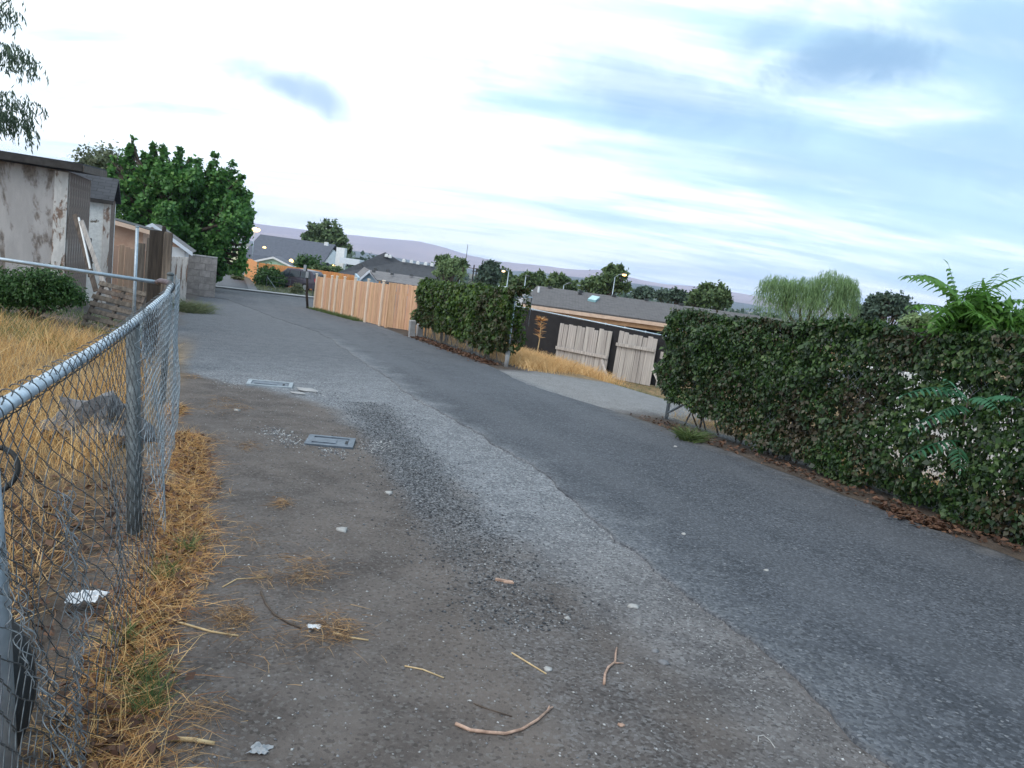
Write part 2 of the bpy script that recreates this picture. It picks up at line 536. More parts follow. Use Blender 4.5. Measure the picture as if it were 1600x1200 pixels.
m_plain('car_glass', (.025, .035, .045), (.02, .03, .04), .08, 3, bs=0)
m_plain('tail_red', (.55, .02, .03), (.45, .015, .02), .3, 3, bs=0)
m_plain('plastic_grey', (.33, .34, .36), (.25, .26, .28), .5, 8)
m_plain('skylight', (.30, .52, .55), (.26, .46, .50), .15, 4, bs=0)
m_plain('vent_metal', (.085, .09, .10), (.06, .064, .07), .6, 8)
m_plain('hill_grass', (.34, .25, .22), (.24, .18, .17), .95, .0018, (1, 1, 1), 0, detail=9)
m_plain('hill_wood', (.06, .085, .075), (.035, .055, .05), .95, .006, (1, 1, 1), 0, detail=9)
m_plain('tissue', (.66, .67, .70), (.50, .51, .54), .6, 20, bs=.2)
m_emit('lamp_warm', (1.0, .62, .20), 2.4)
m_emit('lamp_pale', (1.0, .85, .62), 2)
m_emit('lamp_soft', (1.0, .72, .40), 1.8)
GREEN = [(.020, .050, .016), (.035, .085, .022), (.058, .125, .030), (.085, .16, .045)]
m_leaf('maple_leaf', [(0.035, 0.109, 0.029), (0.065, 0.173, 0.042), (0.120, 0.263, 0.059), (0.217, 0.380, 0.086)], .3, .5, ((.085, .20, .055), .75, .50))  # patch tint paints highlights on the lighter clumps into the leaves
m_leaf('olive_leaf', [(.09, .11, .06), (.13, .15, .08), (.17, .20, .11)], .25, .55)
m_leaf('far_leaf', [(0.059, 0.101, 0.043), (0.101, 0.155, 0.061), (0.146, 0.204, 0.079)], .2, .6)
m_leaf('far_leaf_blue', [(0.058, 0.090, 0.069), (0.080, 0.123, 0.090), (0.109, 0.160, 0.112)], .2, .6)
m_leaf('far_leaf_lime', [(.14, .21, .09), (.20, .28, .12), (.27, .35, .17)], .35, .6)
m_leaf('pine_leaf', [(0.085, 0.134, 0.069), (0.131, 0.190, 0.089), (0.188, 0.252, 0.116)], .15, .6)
m_leaf('bush_leaf', [(0.023, 0.063, 0.017), (0.043, 0.105, 0.026), (0.080, 0.154, 0.041)], .25, .5)
m_leaf('hedge_leaf', [(0.011, 0.029, 0.010), (0.020, 0.049, 0.014), (0.031, 0.077, 0.018), (0.053, 0.110, 0.023), (0.101, 0.167, 0.042)], .28, .42,
       ((.062, .036, .026), 1.15, .555), .5)
m_leaf('vine_leaf', [(0.022, 0.048, 0.012), (0.038, 0.083, 0.016), (0.072, 0.140, 0.020), (0.144, 0.220, 0.031)], .28, .45,
       ((.052, .034, .020), .8, .53), .45)
m_leaf('willow_leaf', [(0.130, 0.218, 0.099), (0.200, 0.310, 0.135), (0.300, 0.425, 0.198)], .4, .6)
m_leaf('locust_leaf', [(.05, .085, .055), (.08, .12, .075), (.11, .16, .11)], .3, .6)
m_leaf('ailanthus_leaf', [(.070, .17, .030), (.10, .235, .040), (.14, .28, .055)], .45, .42)
m_leaf('ailanthus_low', [(.030, .11, .055), (.045, .15, .075), (.055, .17, .085)], .3, .42)
m_leaf('dry_grass', [(0.374, 0.195, 0.065), (0.572, 0.330, 0.124), (0.726, 0.472, 0.202), (0.836, 0.614, 0.325)], .25, .7)
m_leaf('dry_grass_pale', [(.50, .27, .11), (.70, .43, .19), (.82, .58, .30)], .3, .7)
m_leaf('straw_litter', [(0.253, 0.100, 0.036), (0.483, 0.230, 0.081), (0.667, 0.370, 0.144), (0.805, 0.500, 0.234), (0.184, 0.060, 0.036)], .15, .75)
m_leaf('straw_brown', [(.10, .052, .030), (.22, .12, .06), (.36, .21, .10), (.52, .34, .17), (.12, .06, .045)], .15, .75)
m_leaf('green_grass', [(.06, .10, .035), (.10, .15, .05), (.17, .21, .08)], .3, .6)
m_leaf('weed_leaf', [(.08, .11, .055), (.13, .16, .08), (.22, .22, .11)], .25, .6)
m_leaf('dead_leaf', [(0.075, 0.038, 0.027), (0.120, 0.060, 0.039), (0.180, 0.098, 0.060), (0.045, 0.027, 0.022)], .15, .7)
m_leaf('pebbles', [(.07, .072, .08), (.15, .152, .165), (.28, .28, .29), (.50, .50, .50)], 0.0, .85)
m_leaf('pebbles_dark', [(.03, .032, .038), (.055, .058, .066), (.10, .105, .115), (.30, .30, .31)], 0.0, .8)


# ------------------------------------------------------------------ mesh helpers
class MB:
    """collects shapes in world coordinates"""
    def __init__(s):
        s.v, s.f, s.uv = [], [], {}

    def add(s, vs, fs):
        o = len(s.v)
        s.v += [Vector(q) for q in vs]
        s.f += [tuple(i + o for i in f) for f in fs]
        return s

    def hexa(s, p):
        """eight corners: bottom four, top four"""
        return s.add(p, [(3, 2, 1, 0), (4, 5, 6, 7), (0, 1, 5, 4), (1, 2, 6, 5), (2, 3, 7, 6), (3, 0, 4, 7)])

    def box(s, c, ex, ey, ez):
        c, ex, ey, ez = Vector(c), Vector(ex) / 2, Vector(ey) / 2, Vector(ez) / 2
        return s.hexa([c - ex - ey - ez, c + ex - ey - ez, c + ex + ey - ez, c - ex + ey - ez,
                       c - ex - ey + ez, c + ex - ey + ez, c + ex + ey + ez, c - ex + ey + ez])

    def wall(s, a, b, z0a, z0b, z1a, z1b, th):
        """upright slab from a to b (plan points), th thick, growing away from the line's left side"""
        a, b = Vector((a[0], a[1], 0)), Vector((b[0], b[1], 0))
        d = (b - a).normalized()
        n = Vector((-d.y, d.x, 0)) * th
        z = Vector((0, 0, 1))
        return s.hexa([a + z * z0a, b + z * z0b, b + n + z * z0b, a + n + z * z0a, a + z * z1a, b + z * z1b, b + n + z * z1b, a + n + z * z1a])

    def slab(s, quad, th):
        """four corners of a sheet, thickened downwards along its normal"""
        q = [Vector(p) for p in quad]
        n = (q[1] - q[0]).cross(q[3] - q[0]).normalized()
        if n.z < 0:
            n = -n
        lo = [p - n * th for p in q]
        o = len(s.v)
        s.hexa(lo + q)
        return s

    def tube(s, pts, rad, n=8, cap=True):
        pts = [Vector(p) for p in pts]
        if not isinstance(rad, (list, tuple)):
            rad = [rad] * len(pts)
        o = len(s.v)
        ref = Vector((0.13, 0.21, 0.97)).normalized()
        fs = []
        for i, p in enumerate(pts):
            d = (pts[min(i + 1, len(pts) - 1)] - pts[max(i - 1, 0)])
            d = d.normalized() if d.length > 1e-9 else Vector((0, 0, 1))
            if abs(d.dot(ref)) > .95:
                rf = Vector((1, 0, 0))
            else:
                rf = ref
            a = d.cross(rf).normalized()
            b = d.cross(a)
            for j in range(n):
                an = 2 * math.pi * j / n
                s.v.append(p + (a * math.cos(an) + b * math.sin(an)) * rad[i])
            if i:
                for j in range(n):
                    k = (j + 1) % n
                    fs.append((o + (i - 1) * n + j, o + (i - 1) * n + k, o + i * n + k, o + i * n + j))
        if cap:
            fs.append(tuple(o + j for j in reversed(range(n))))
            fs.append(tuple(o + (len(pts) - 1) * n + j for j in range(n)))
        s.f += fs
        return s

    def blob(s, c, r, seed=0, amp=.25, sub=2, flat=1.0):
        import bmesh
        bm = bmesh.new()
        bmesh.ops.create_icosphere(bm, subdivisions=sub, radius=1)
        o = len(s.v)
        r = Vector(r) if not isinstance(r, (int, float)) else Vector((r, r, r))
        for v in bm.verts:
            k = 1 + amp * mnoise.noise(v.co * 1.7 + Vector((seed, seed * 1.3, 0))) * 2
            s.v.append(Vector(c) + Vector((v.co.x * r.x, v.co.y * r.y, v.co.z * r.z)) * k)
        s.f += [tuple(o + v.index for v in f.verts) for f in bm.faces]
        bm.free()
        return s

    def mesh(s, name, loc, smooth=False):
        me = bpy.data.meshes.new(name)
        l = Vector(loc)
        me.from_pydata([tuple(v - l) for v in s.v], [], s.f)
        if smooth:
            me.shade_smooth()
        me.update()
        return me


def face_uv(me):
    """metric UVs: u along the level line of each face, v up its slope"""
    uvl = me.uv_layers.new(name='UVMap')
    for p in me.polygons:
        n = p.normal
        u = Vector((0, 0, 1)).cross(n)
        u = u.normalized() if u.length > 1e-4 else Vector((1, 0, 0))
        v = n.cross(u)
        for li in p.loop_indices:
            co = me.vertices[me.loops[li].vertex_index].co
            uvl.data[li].uv = (co.dot(u), co.dot(v))


def np_mesh(name, verts, faces, loc=(0, 0, 0), smooth=False):
    verts = np.asarray(verts, dtype=np.float32) - np.asarray(loc, dtype=np.float32)
    faces = np.asarray(faces, dtype=np.int32)
    k = faces.shape[1]
    me = bpy.data.meshes.new(name)
    me.vertices.add(len(verts))
    me.vertices.foreach_set('co', verts.ravel())
    me.loops.add(faces.size)
    me.loops.foreach_set('vertex_index', faces.ravel())
    me.polygons.add(len(faces))
    me.polygons.foreach_set('loop_start', np.arange(0, faces.size, k, dtype=np.int32))
    me.polygons.foreach_set('loop_total', np.full(len(faces), k, dtype=np.int32))
    if smooth:
        me.polygons.foreach_set('use_smooth', np.ones(len(faces), dtype=bool))
    me.update(calc_edges=True)
    return me


def link(name, me, mat, parent=None, loc=(0, 0, 0)):
    o = bpy.data.objects.new(name, me)
    COL.objects.link(o)
    o.location = loc
    if mat is not None and me is not None and not me.materials:
        me.materials.append(MATS[mat])
    if parent is not None:
        o.parent = parent
    return o


def tag(o, label=None, cat=None, group=None, kind=None):
    for k, v in (('label', label), ('category', cat), ('group', group), ('kind', kind)):
        if v:
            o[k] = v
    return o


class Thing:
    """an Empty at the base of a thing; parts are given in world coordinates"""
    def __init__(s, name, label, cat, loc, group=None):
        s.loc = Vector(loc)
        s.root = bpy.data.objects.new(name, None)
        s.root.empty_display_size = .2
        COL.objects.link(s.root)
        s.root.location = s.loc
        tag(s.root, label, cat, group)

    def part(s, name, mb, mat, under=None, smooth=False, uv=False, kind=None, label=None):
        me = mb.mesh(name, s.loc, smooth) if isinstance(mb, MB) else mb
        if uv:
            face_uv(me)
        o = link(name, me, mat, under or s.root)
        return tag(o, label=label, kind=kind)

    def piece(s, name, me, mat, loc, under=None, rot=None, scale=None):
        o = link(name, me, mat, under or s.root, Vector(loc) - s.loc)
        if rot is not None:
            o.rotation_euler = rot
        if scale is not None:
            o.scale = scale
        return o


def one(name, label, cat, mb, mat, loc, group=None, smooth=False, kind=None, uv=False):
    me = mb.mesh(name, loc, smooth) if isinstance(mb, MB) else mb
    if uv:
        face_uv(me)
    o = link(name, me, mat, None, loc)
    return tag(o, label, cat, group, kind)


def unit_box(name, sx, sy, sz, bev=.0):
    """box standing on its origin"""
    mb = MB()
    if not bev:
        mb.box((0, 0, sz / 2), (sx, 0, 0), (0, sy, 0), (0, 0, sz))
    else:
        x, y, b = sx / 2, sy / 2, bev
        ring = [(x - b, -y), (x, -y + b), (x, y - b), (x - b, y), (-x + b, y), (-x, y - b), (-x, -y + b), (-x + b, -y)]
        vs = [(p[0], p[1], 0) for p in ring] + [(p[0], p[1], sz - b) for p in ring] + [(p[0] * (1 - b / x), p[1] * (1 - b / y), sz) for p in ring]
        fs = []
        for lv in (0, 8):
            fs += [(lv + i, lv + (i + 1) % 8, lv + 8 + (i + 1) % 8, lv + 8 + i) for i in range(8)]
        fs += [tuple(range(16, 24)), tuple(reversed(range(8)))]
        mb.add(vs, fs)
    return mb.mesh(name, (0, 0, 0))


# ---- leaf and grass arrays
def norm(a):
    return a / np.maximum(np.linalg.norm(a, axis=1, keepdims=True), 1e-9)


def leaves(P, N, D, L, Wd, fold=.15):
    """kite-shaped leaves: base P, normal N, direction D"""
    n = len(P)
    D = norm(D)
    S = norm(np.cross(N, D))
    N = np.cross(D, S)
    L = np.broadcast_to(np.asarray(L, float), (n,))[:, None]
    Wd = np.broadcast_to(np.asarray(Wd, float), (n,))[:, None]
    v = np.empty((n, 4, 3))
    v[:, 0] = P
    v[:, 1] = P + D * L * .42 + S * Wd * .5 + N * Wd * fold
    v[:, 2] = P + D * L
    v[:, 3] = P + D * L * .42 - S * Wd * .5 + N * Wd * fold
    return v.reshape(-1, 3), np.arange(4 * n).reshape(-1, 4)


def blades(P, D, H, Wd, bend):
    """grass blades: root P, growing along D (unit), bending by bend (vector) towards the tip"""
    n = len(P)
    D = norm(D)
    side = norm(np.cross(D, rng.normal(size=(n, 3))))
    H = np.broadcast_to(np.asarray(H, float), (n,))[:, None]
    Wd = np.broadcast_to(np.asarray(Wd, float), (n,))[:, None]
    v = np.empty((n, 6, 3))
    for i, (a, ww) in enumerate(((0, 1.0), (.5, .8), (1, .22))):
        c = P + D * H * a + bend * (a * a)
        v[:, 2 * i] = c - side * Wd * ww * .5
        v[:, 2 * i + 1] = c + side * Wd * ww * .5
    b = np.arange(n)[:, None] * 6
    f = np.concatenate([b + np.array([[0, 1, 3, 2]]), b + np.array([[2, 3, 5, 4]])])
    return v.reshape(-1, 3), f


def gzv(xy):
    return np.array([gz(a, b) for a, b in xy])


def sts(s, t):
    return np.stack([s * DX + t * NX, s * DY + t * NY], 1)


def join_np(parts):
    vs, fs, o = [], [], 0
    for v, f in parts:
        vs.append(v)
        fs.append(f + o)
        o += len(v)
    return np.concatenate(vs), np.concatenate(fs)


def pnoise(x, y, sc, seed=0):
    return mnoise.noise(Vector((x * sc + seed, y * sc - seed * .7, seed * .31)))

# ================================================================== SETTING
def axis(*segs):
    out = []
    for a, b, n in segs:
        out += list(np.linspace(a, b, n, endpoint=False))
    out.append(segs[-1][1])
    return np.array(out)


def relief(s, t):
    """unevenness of the bare dirt near the fence"""
    f = max(0.0, min(1.0, (3.0 - t) / 1.2)) * max(0.0, min(1.0, (16 - s) / 5))
    x, y = s, t
    h = .022 * pnoise(x, y, 1.1, 3) + .011 * pnoise(x, y, 3.7, 5) + .006 * pnoise(x, y, 9.0, 8)
    # footprints / scuffs
    h -= .012 * max(0, pnoise(x, y, 2.6, 12) - .28) * 3
    return h * f


def build_ground():
    S = axis((-3000, -60, 8), (-60, -2, 12), (-2, 1.2, 14), (1.2, 13, 190), (13, 44, 62), (44, 120, 40), (120, 400, 16), (400, 2000, 14), (2000, 8500, 8))
    Tt = axis((-12000, -400, 8), (-400, -30, 12), (-30, -3, 18), (-3, 3.2, 100), (3.2, 8, 10), (8, 42, 34), (42, 400, 14), (400, 12000, 8))
    ns, nt = len(S), len(Tt)
    v = np.empty((ns, nt, 3))
    for i, s in enumerate(S):
        for j, t in enumerate(Tt):
            x, y = s * DX + t * NX, s * DY + t * NY
            z = gz(x, y)
            if 1 < s < 16 and -3.2 < t < 3.2:
                z += relief(s, t)
            v[i, j] = (x, y, z)
    idx = np.arange(ns * nt).reshape(ns, nt)
    f = np.stack([idx[:-1, :-1], idx[:-1, 1:], idx[1:, 1:], idx[1:, :-1]], -1).reshape(-1, 4)
    me = np_mesh('ground', v.reshape(-1, 3), f, smooth=True)
    tag(link('ground', me, 'soil'), kind='structure')


build_ground()


def sheet(name, rows, mat, lift=.02, skirt=.03):
    """sheet over the ground: rows of (s, [t...]) with edges turned down"""
    v, f = [], []
    n = len(rows[0][1])
    for s, ts in rows:
        x0 = W(s, ts[0], lift - skirt)
        x1 = W(s, ts[-1], lift - skirt)
        v.append(x0)
        for t in ts:
            v.append(W(s, t, lift))
        v.append(x1)
    m = n + 2
    for i in range(len(rows) - 1):
        for j in range(m - 1):
            f.append((i * m + j, i * m + j + 1, (i + 1) * m + j + 1, (i + 1) * m + j))
    me = np_mesh(name, [tuple(q) for q in v], f)
    return tag(link(name, me, mat), kind='structure')


rows = []
for s in list(np.arange(-12, 1, .6)) + list(np.arange(1, 14, .07)) + list(np.arange(14, 43.01, .25)):
    rag = .10 * pnoise(s, 0, .7, 2) + .06 * pnoise(s, 0, 2.6, 4) + .035 * pnoise(s, 0, 9, 6)
    drift = lerp([(-12, 2.5), (2, 2.62), (7, 3.1), (11, 2.85), (16, 2.95), (24, 2.9), (30, 1.9), (38, .9), (43, .2)], s)
    ragr = .08 * pnoise(s, 5, .8, 2) + .05 * pnoise(s, 5, 3.1, 4)
    rt = lerp([(-12, 6.3), (4, 6.38), (9.5, 6.55), (11, 6.35), (14, 6.0), (16.5, 6.3), (18, 6.5), (24, 6.25), (30, 5.9), (43, 4.4)], s)
    a, b = drift + rag, rt + ragr
    rows.append((s, [a, a + .05, (a + b) / 2, b - .05, b]))
sheet('alley_asphalt', rows, 'asphalt', .014, .026)
ts = sorted(list(np.linspace(-60, 60, 41)) + [z[0] + q for z in ZT[1:-1] for q in (-.02, .02)])
sheet('street', [(s, ts) for s in np.linspace(43.02, 53.4, 8)], 'asphalt', .016, .03)
sheet('pavement', [(s, ts) for s in (53.42, 54.0, 54.6)], 'concrete', .10, .14)
sheet('far_alley', [(s, [-1.0, .5, 1.6]) for s in np.linspace(54.7, 110, 30)], 'asphalt', .016, .03)

# ---- hills beyond the valley
HILL_TOP = [(-400, 330), (200, 345), (400, 349), (470, 358), (540, 366), (600, 372), (650, 376), (690, 385), (730, 398), (780, 408), (840, 414), (880, 419),
            (910, 422), (935, 421), (965, 428), (1000, 437), (1040, 444), (1080, 446), (1120, 452), (1180, 462), (1250, 473), (1400, 492), (1600, 519), (2000, 575)]


def build_hills(name, mat, prof, Y0, Y1, seed, amp):
    xs = np.linspace(-380, 2000, 240)
    nr = 16
    v = []
    for r in range(nr):
        k = r / (nr - 1)
        for px in xs:
            top = at(px, lerp(prof, px), Y1)
            Y = Y0 + (Y1 - Y0) * k
            x = top.x * Y / Y1 * 1.0
            h = (top.z + 14) * (k ** 1.25)
            h *= 1 + amp * (1 - k) * 2.0 * mnoise.noise(Vector((x / 420 + seed, Y / 700, 0)))
            h += amp * k * 26 * mnoise.noise(Vector((x / 160, Y / 300, seed)))* (1 if k < 1 else .35)
            v.append((x, Y, -16 + h))
    for px in xs:
        top = at(px, lerp(prof, px), Y1)
        v.append((top.x * 1.1, Y1 * 1.12, -50))
    m = len(xs)
    f = [(r * m + j, r * m + j + 1, (r + 1) * m + j + 1, (r + 1) * m + j) for r in range(nr) for j in range(m - 1)]
    me = np_mesh(name, v, f, smooth=True)
    tag(link(name, me, mat), kind='structure')


build_hills('hills', 'hill_grass', HILL_TOP, 5200, 8200, 3, .35)
WOOD_TOP = [(-400, 300), (560, 392), (700, 416), (760, 422), (823, 423), (880, 430), (960, 438), (1000, 443), (1040, 449), (1100, 462), (1200, 480), (1600, 540), (2000, 600)]
build_hills('wooded_ridge', 'hill_wood', WOOD_TOP, 2600, 3900, 9, .25)

# far-off wood that reads as one mass across the valley floor
vs, fs, o = [], [], 0
P, N, D, L = [], [], [], []
for i in range(520):
    px = random.uniform(430, 1500)
    Y = random.uniform(230, 1500) ** 1.0
    b = at(px, 400, Y)
    base = Vector((b.x, Y, gz(b.x, Y)))
    r = random.uniform(3, 7)
    hgt = random.uniform(5, 10)
    n = 110
    q = rng.normal(size=(n, 3))
    q = norm(q) * (rng.random((n, 1)) ** .4)
    P.append(np.array(base) + q * np.array([r, r, hgt * .5]) + np.array([0, 0, hgt * .5]))
    N.append(q + rng.normal(size=(n, 3)) * .5)
    D.append(rng.normal(size=(n, 3)))
    L.append(np.full(n, r * .36))
P, N, D, L = map(np.concatenate, (P, N, D, L))
v, f = leaves(P, N, D, L, L * .8)
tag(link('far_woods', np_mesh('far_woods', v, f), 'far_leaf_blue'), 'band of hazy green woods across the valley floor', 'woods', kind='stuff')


# ================================================================== TREES AND SHRUBS
def limb_path(a, b, wig=.08, n=5):
    a, b = Vector(a), Vector(b)
    L = (b - a).length
    out = []
    for i in range(n + 1):
        k = i / n
        p = a.lerp(b, k)
        if 0 < i < n:
            p += Vector((random.uniform(-1, 1), random.uniform(-1, 1), random.uniform(-.5, .8))) * L * wig
        out.append(p)
    return out


def crown_points(lobes, total, cluster=.16, per=26):
    """leaf seats in clumps spread through a set of ellipsoidal lobes"""
    vol = np.array([r[0] * r[2] for _, r in lobes])
    vol = vol / vol.sum()
    P, N = [], []
    for (c, r), k in zip(lobes, vol):
        n = max(1, int(total * k / per))
        q = norm(rng.normal(size=(n, 3))) * (rng.random((n, 1)) ** .38)
        q[:, 2] = np.where(q[:, 2] < -.75, q[:, 2] * .6, q[:, 2])
        r = np.array(r)
        cc = np.array(c) + q * r
        sz = cluster * r.mean() * rng.uniform(.6, 1.35, (n, 1, 1))
        pts = cc[:, None, :] + rng.normal(size=(n, per, 3)) * sz
        nn = np.broadcast_to(q[:, None, :], pts.shape) + rng.normal(size=pts.shape) * .55 + np.array([0, 0, .35])
        P.append(pts.reshape(-1, 3))
        N.append(nn.reshape(-1, 3))
    return np.concatenate(P), np.concatenate(N)


def tree(name, label, base, lobes, n, leaf, mat, cat='tree', group=None, bark='bark', trunk_r=.15, cluster=.16, droop=.3, per=26, aspect=.62):
    base = Vector(base)
    T = Thing(name, label, cat, base, group)
    cz = sum(c[2] for c, _ in lobes) / len(lobes)
    mid = Vector((sum(c[0] for c, _ in lobes) / len(lobes), sum(c[1] for c, _ in lobes) / len(lobes), cz))
    fork = base.lerp(Vector((base.x * .4 + mid.x * .6, base.y * .4 + mid.y * .6, mid.z)), .45)
    mb = MB()
    p = limb_path(base - Vector((0, 0, .1)), fork, .05, 4)
    mb.tube(p, [trunk_r * 1.25, trunk_r * 1.0, trunk_r * .92, trunk_r * .85, trunk_r * .8], 8)
    for c, r in lobes:
        e = Vector(c) + Vector((0, 0, r[2] * .3))
        p = limb_path(fork, e, .06, 4)
        mb.tube(p, [trunk_r * .6, trunk_r * .45, trunk_r * .34, trunk_r * .22, trunk_r * .1], 6)
        for _ in range(3):
            e2 = Vector(c) + Vector((random.uniform(-1, 1) * r[0], random.uniform(-1, 1) * r[1], random.uniform(-.2, 1) * r[2])) * .75
            mb.tube(limb_path(p[3], e2, .08, 3), [trunk_r * .22, trunk_r * .15, trunk_r * .1, trunk_r * .04], 5)
    T.part('trunk', mb, bark, smooth=True)
    P, N = crown_points(lobes, n, cluster, per)
    D = rng.normal(size=P.shape) + np.array([0, 0, -droop])
    L = leaf * rng.uniform(.65, 1.3, len(P))
    v, f = leaves(P, N, D, L, L * aspect)
    T.part('crown', np_mesh('crown', v, f, T.loc), mat)
    return T


def lobe(px, py, Y, rx, rz, ry=None):
    """ellipsoid at a sighted spot, radii in photo pixels turned to metres"""
    c = at(px, py, Y)
    m = Y / F_PX
    return (tuple(c), (rx * m, (ry or (rx + rz) * .5) * m, rz * m))


def base_at(px, Y):
    c = at(px, 450, Y)
    return gp(c.x, Y)


# the big maple over the block wall
Y = 46
lb = [lobe(270, 345, Y + 1, 80, 60), lobe(225, 370, Y + 1, 60, 45), lobe(320, 365, Y, 50, 45)]
_r2 = random.Random(5)
for kk in range(95):
    an, rd = _r2.uniform(0, 2 * math.pi), math.sqrt(_r2.random())
    cx_, cy_ = 272 + 112 * rd * math.cos(an), 344 + 74 * rd * math.sin(an)
    up = max(0.0, (344 - cy_) / 74)
    if cy_ > 392 and cx_ > 330:
        cy_ -= 22
    dep_ = _r2.uniform(-1, 1) * 3.6 * math.sqrt(max(0, 1 - rd * rd)) - .6
    lb.append(lobe(cx_, cy_, Y + dep_, _r2.uniform(8, 14) - 3 * up, _r2.uniform(15, 22) + 5 * up))
for (a, b) in ((207, 232), (241, 240), (258, 240), (281, 246), (311, 262), (337, 254), (365, 268), (378, 286), (225, 250), (296, 262), (350, 276), (388, 312), (392, 340), (178, 258), (380, 395), (350, 405)):
    dy_ = _r2.uniform(-1.5, 1.5)
    for kk in range(5):
        lb.append(lobe(a - 1 - 1.3 * kk, b - 10 + 9 * kk, Y + dy_, 3.2 + 1.7 * kk, 8))
tree('maple_tree', 'large dense dark green maple with upright shoots rising behind the block wall', base_at(285, Y), lb, 60000, .25, 'maple_leaf',
     trunk_r=.32, cluster=.24, per=20, aspect=.8)
Y = 52
tree('olive_tree', 'thin grey green tree showing behind the shingled white shed, beside the maple', base_at(150, Y),
     [lobe(158, 262, Y, 34, 34), lobe(145, 285, Y, 26, 34), lobe(178, 270, Y, 22, 30), lobe(140, 262, Y, 12, 22)], 5200, .26, 'olive_leaf', trunk_r=.2, cluster=.2)

# far trees: pixel blobs set out at their own distances
FAR = [
    ('conifer_tree', 'tall pointed grey green tree standing behind the steep church roof', 508, 118, [(484, 362, 4, 16), (494, 355, 4, 16), (505, 356, 4, 14), (512, 351, 4, 14), (521, 357, 4, 14), (529, 365, 4, 14), (537, 375, 4, 12), (545, 386, 4, 9), (476, 375, 5, 10), (488, 378, 9, 16), (500, 374, 9, 18), (514, 372, 9, 18), (526, 380, 9, 16), (538, 390, 8, 10), (505, 388, 30, 8)], 5200, .62, 'pine_leaf'),
    ('broadleaf_tree', 'pale lime green tree rising right behind the vine covered fence', 705, 60, [(704, 420, 20, 15), (690, 427, 14, 12), (718, 426, 10, 14), (698, 412, 6, 8), (711, 410, 6, 9)], 2600, .20, 'far_leaf_lime'),
    ('broadleaf_tree', 'dark rounded tree behind the pale lime one, under a glowing street lamp', 700, 78, [(700, 412, 16, 11), (716, 416, 13, 14), (688, 408, 10, 6)], 2200, .42, 'far_leaf'),
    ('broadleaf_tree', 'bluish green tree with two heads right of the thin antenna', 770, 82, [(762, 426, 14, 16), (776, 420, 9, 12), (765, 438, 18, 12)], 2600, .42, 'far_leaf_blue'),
    ('broadleaf_tree', 'small dark tree beside the pale lamp post above the vine fence', 790, 88, [(789, 430, 9, 10), (792, 440, 14, 10)], 1500, .42, 'far_leaf'),
    ('broadleaf_tree', 'wide low dark green tree just above the peak of the low brown roof', 838, 96, [(835, 438, 18, 12), (815, 442, 14, 9), (855, 446, 16, 9)], 2800, .48, 'far_leaf'),
    ('broadleaf_tree', 'round green tree above the brown roof, beside a curved lamp post', 872, 92, [(868, 440, 15, 11), (888, 446, 13, 9), (878, 450, 22, 8)], 2600, .46, 'far_leaf'),
    ('broadleaf_tree', 'tallest loose topped tree behind the brown roof, with a yellow lamp in front', 945, 72, [(938, 445, 26, 17), (960, 436, 18, 17), (952, 425, 8, 8), (966, 424, 10, 9), (972, 446, 14, 15), (925, 453, 22, 12)], 5200, .36, 'far_leaf'),
    ('broadleaf_tree', 'small pale green tree in the dip between two taller trees behind the roof', 1008, 84, [(1006, 460, 14, 9), (1014, 455, 7, 6)], 1300, .4, 'far_leaf_blue'),
    ('broadleaf_tree', 'light green bushy tree over the far end of the brown roof', 1048, 78, [(1040, 462, 15, 9), (1058, 464, 16, 9), (1072, 470, 12, 8)], 2400, .4, 'far_leaf_blue'),
    ('broadleaf_tree', 'dark compact tree just over the near end of the long ivy hedge', 1108, 58, [(1108, 462, 26, 18), (1092, 470, 18, 14), (1126, 470, 16, 14)], 4200, .32, 'far_leaf'),
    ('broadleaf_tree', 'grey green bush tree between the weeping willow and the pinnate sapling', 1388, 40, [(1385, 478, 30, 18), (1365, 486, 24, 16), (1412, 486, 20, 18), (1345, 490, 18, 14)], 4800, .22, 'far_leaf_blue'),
    ('broadleaf_tree', 'yellowish green shrub top peeping over the hedge beside the sapling', 1445, 17, [(1448, 506, 30, 14), (1425, 512, 24, 12), (1470, 514, 26, 14)], 2600, .11, 'far_leaf_lime'),
    ('broadleaf_tree', 'dark bush at the frame edge beyond the ivy hedge', 1610, 30, [(1612, 522, 22, 16), (1630, 520, 20, 20)], 1800, .2, 'far_leaf'),
]
for nm, lab, px, Y, bl, n, lf, mt in FAR:
    lb = [lobe(a, b, Y, c * .8, d * .8) for a, b, c, d in bl]
    for a, b, c, d in bl:
        for kk in range(5 if c > 6 else 0):
            an = random.uniform(-.3, math.pi + .3)
            lb.append(lobe(a + c * .85 * math.cos(an), b - d * .8 * math.sin(an), Y + random.uniform(-.5, .5) * c * Y / F_PX, c * random.uniform(.2, .42), d * random.uniform(.22, .5)))
    tree(nm, lab, base_at(px, Y), lb, n, lf, mt, group='trees beyond the fences', trunk_r=.18, cluster=.24)


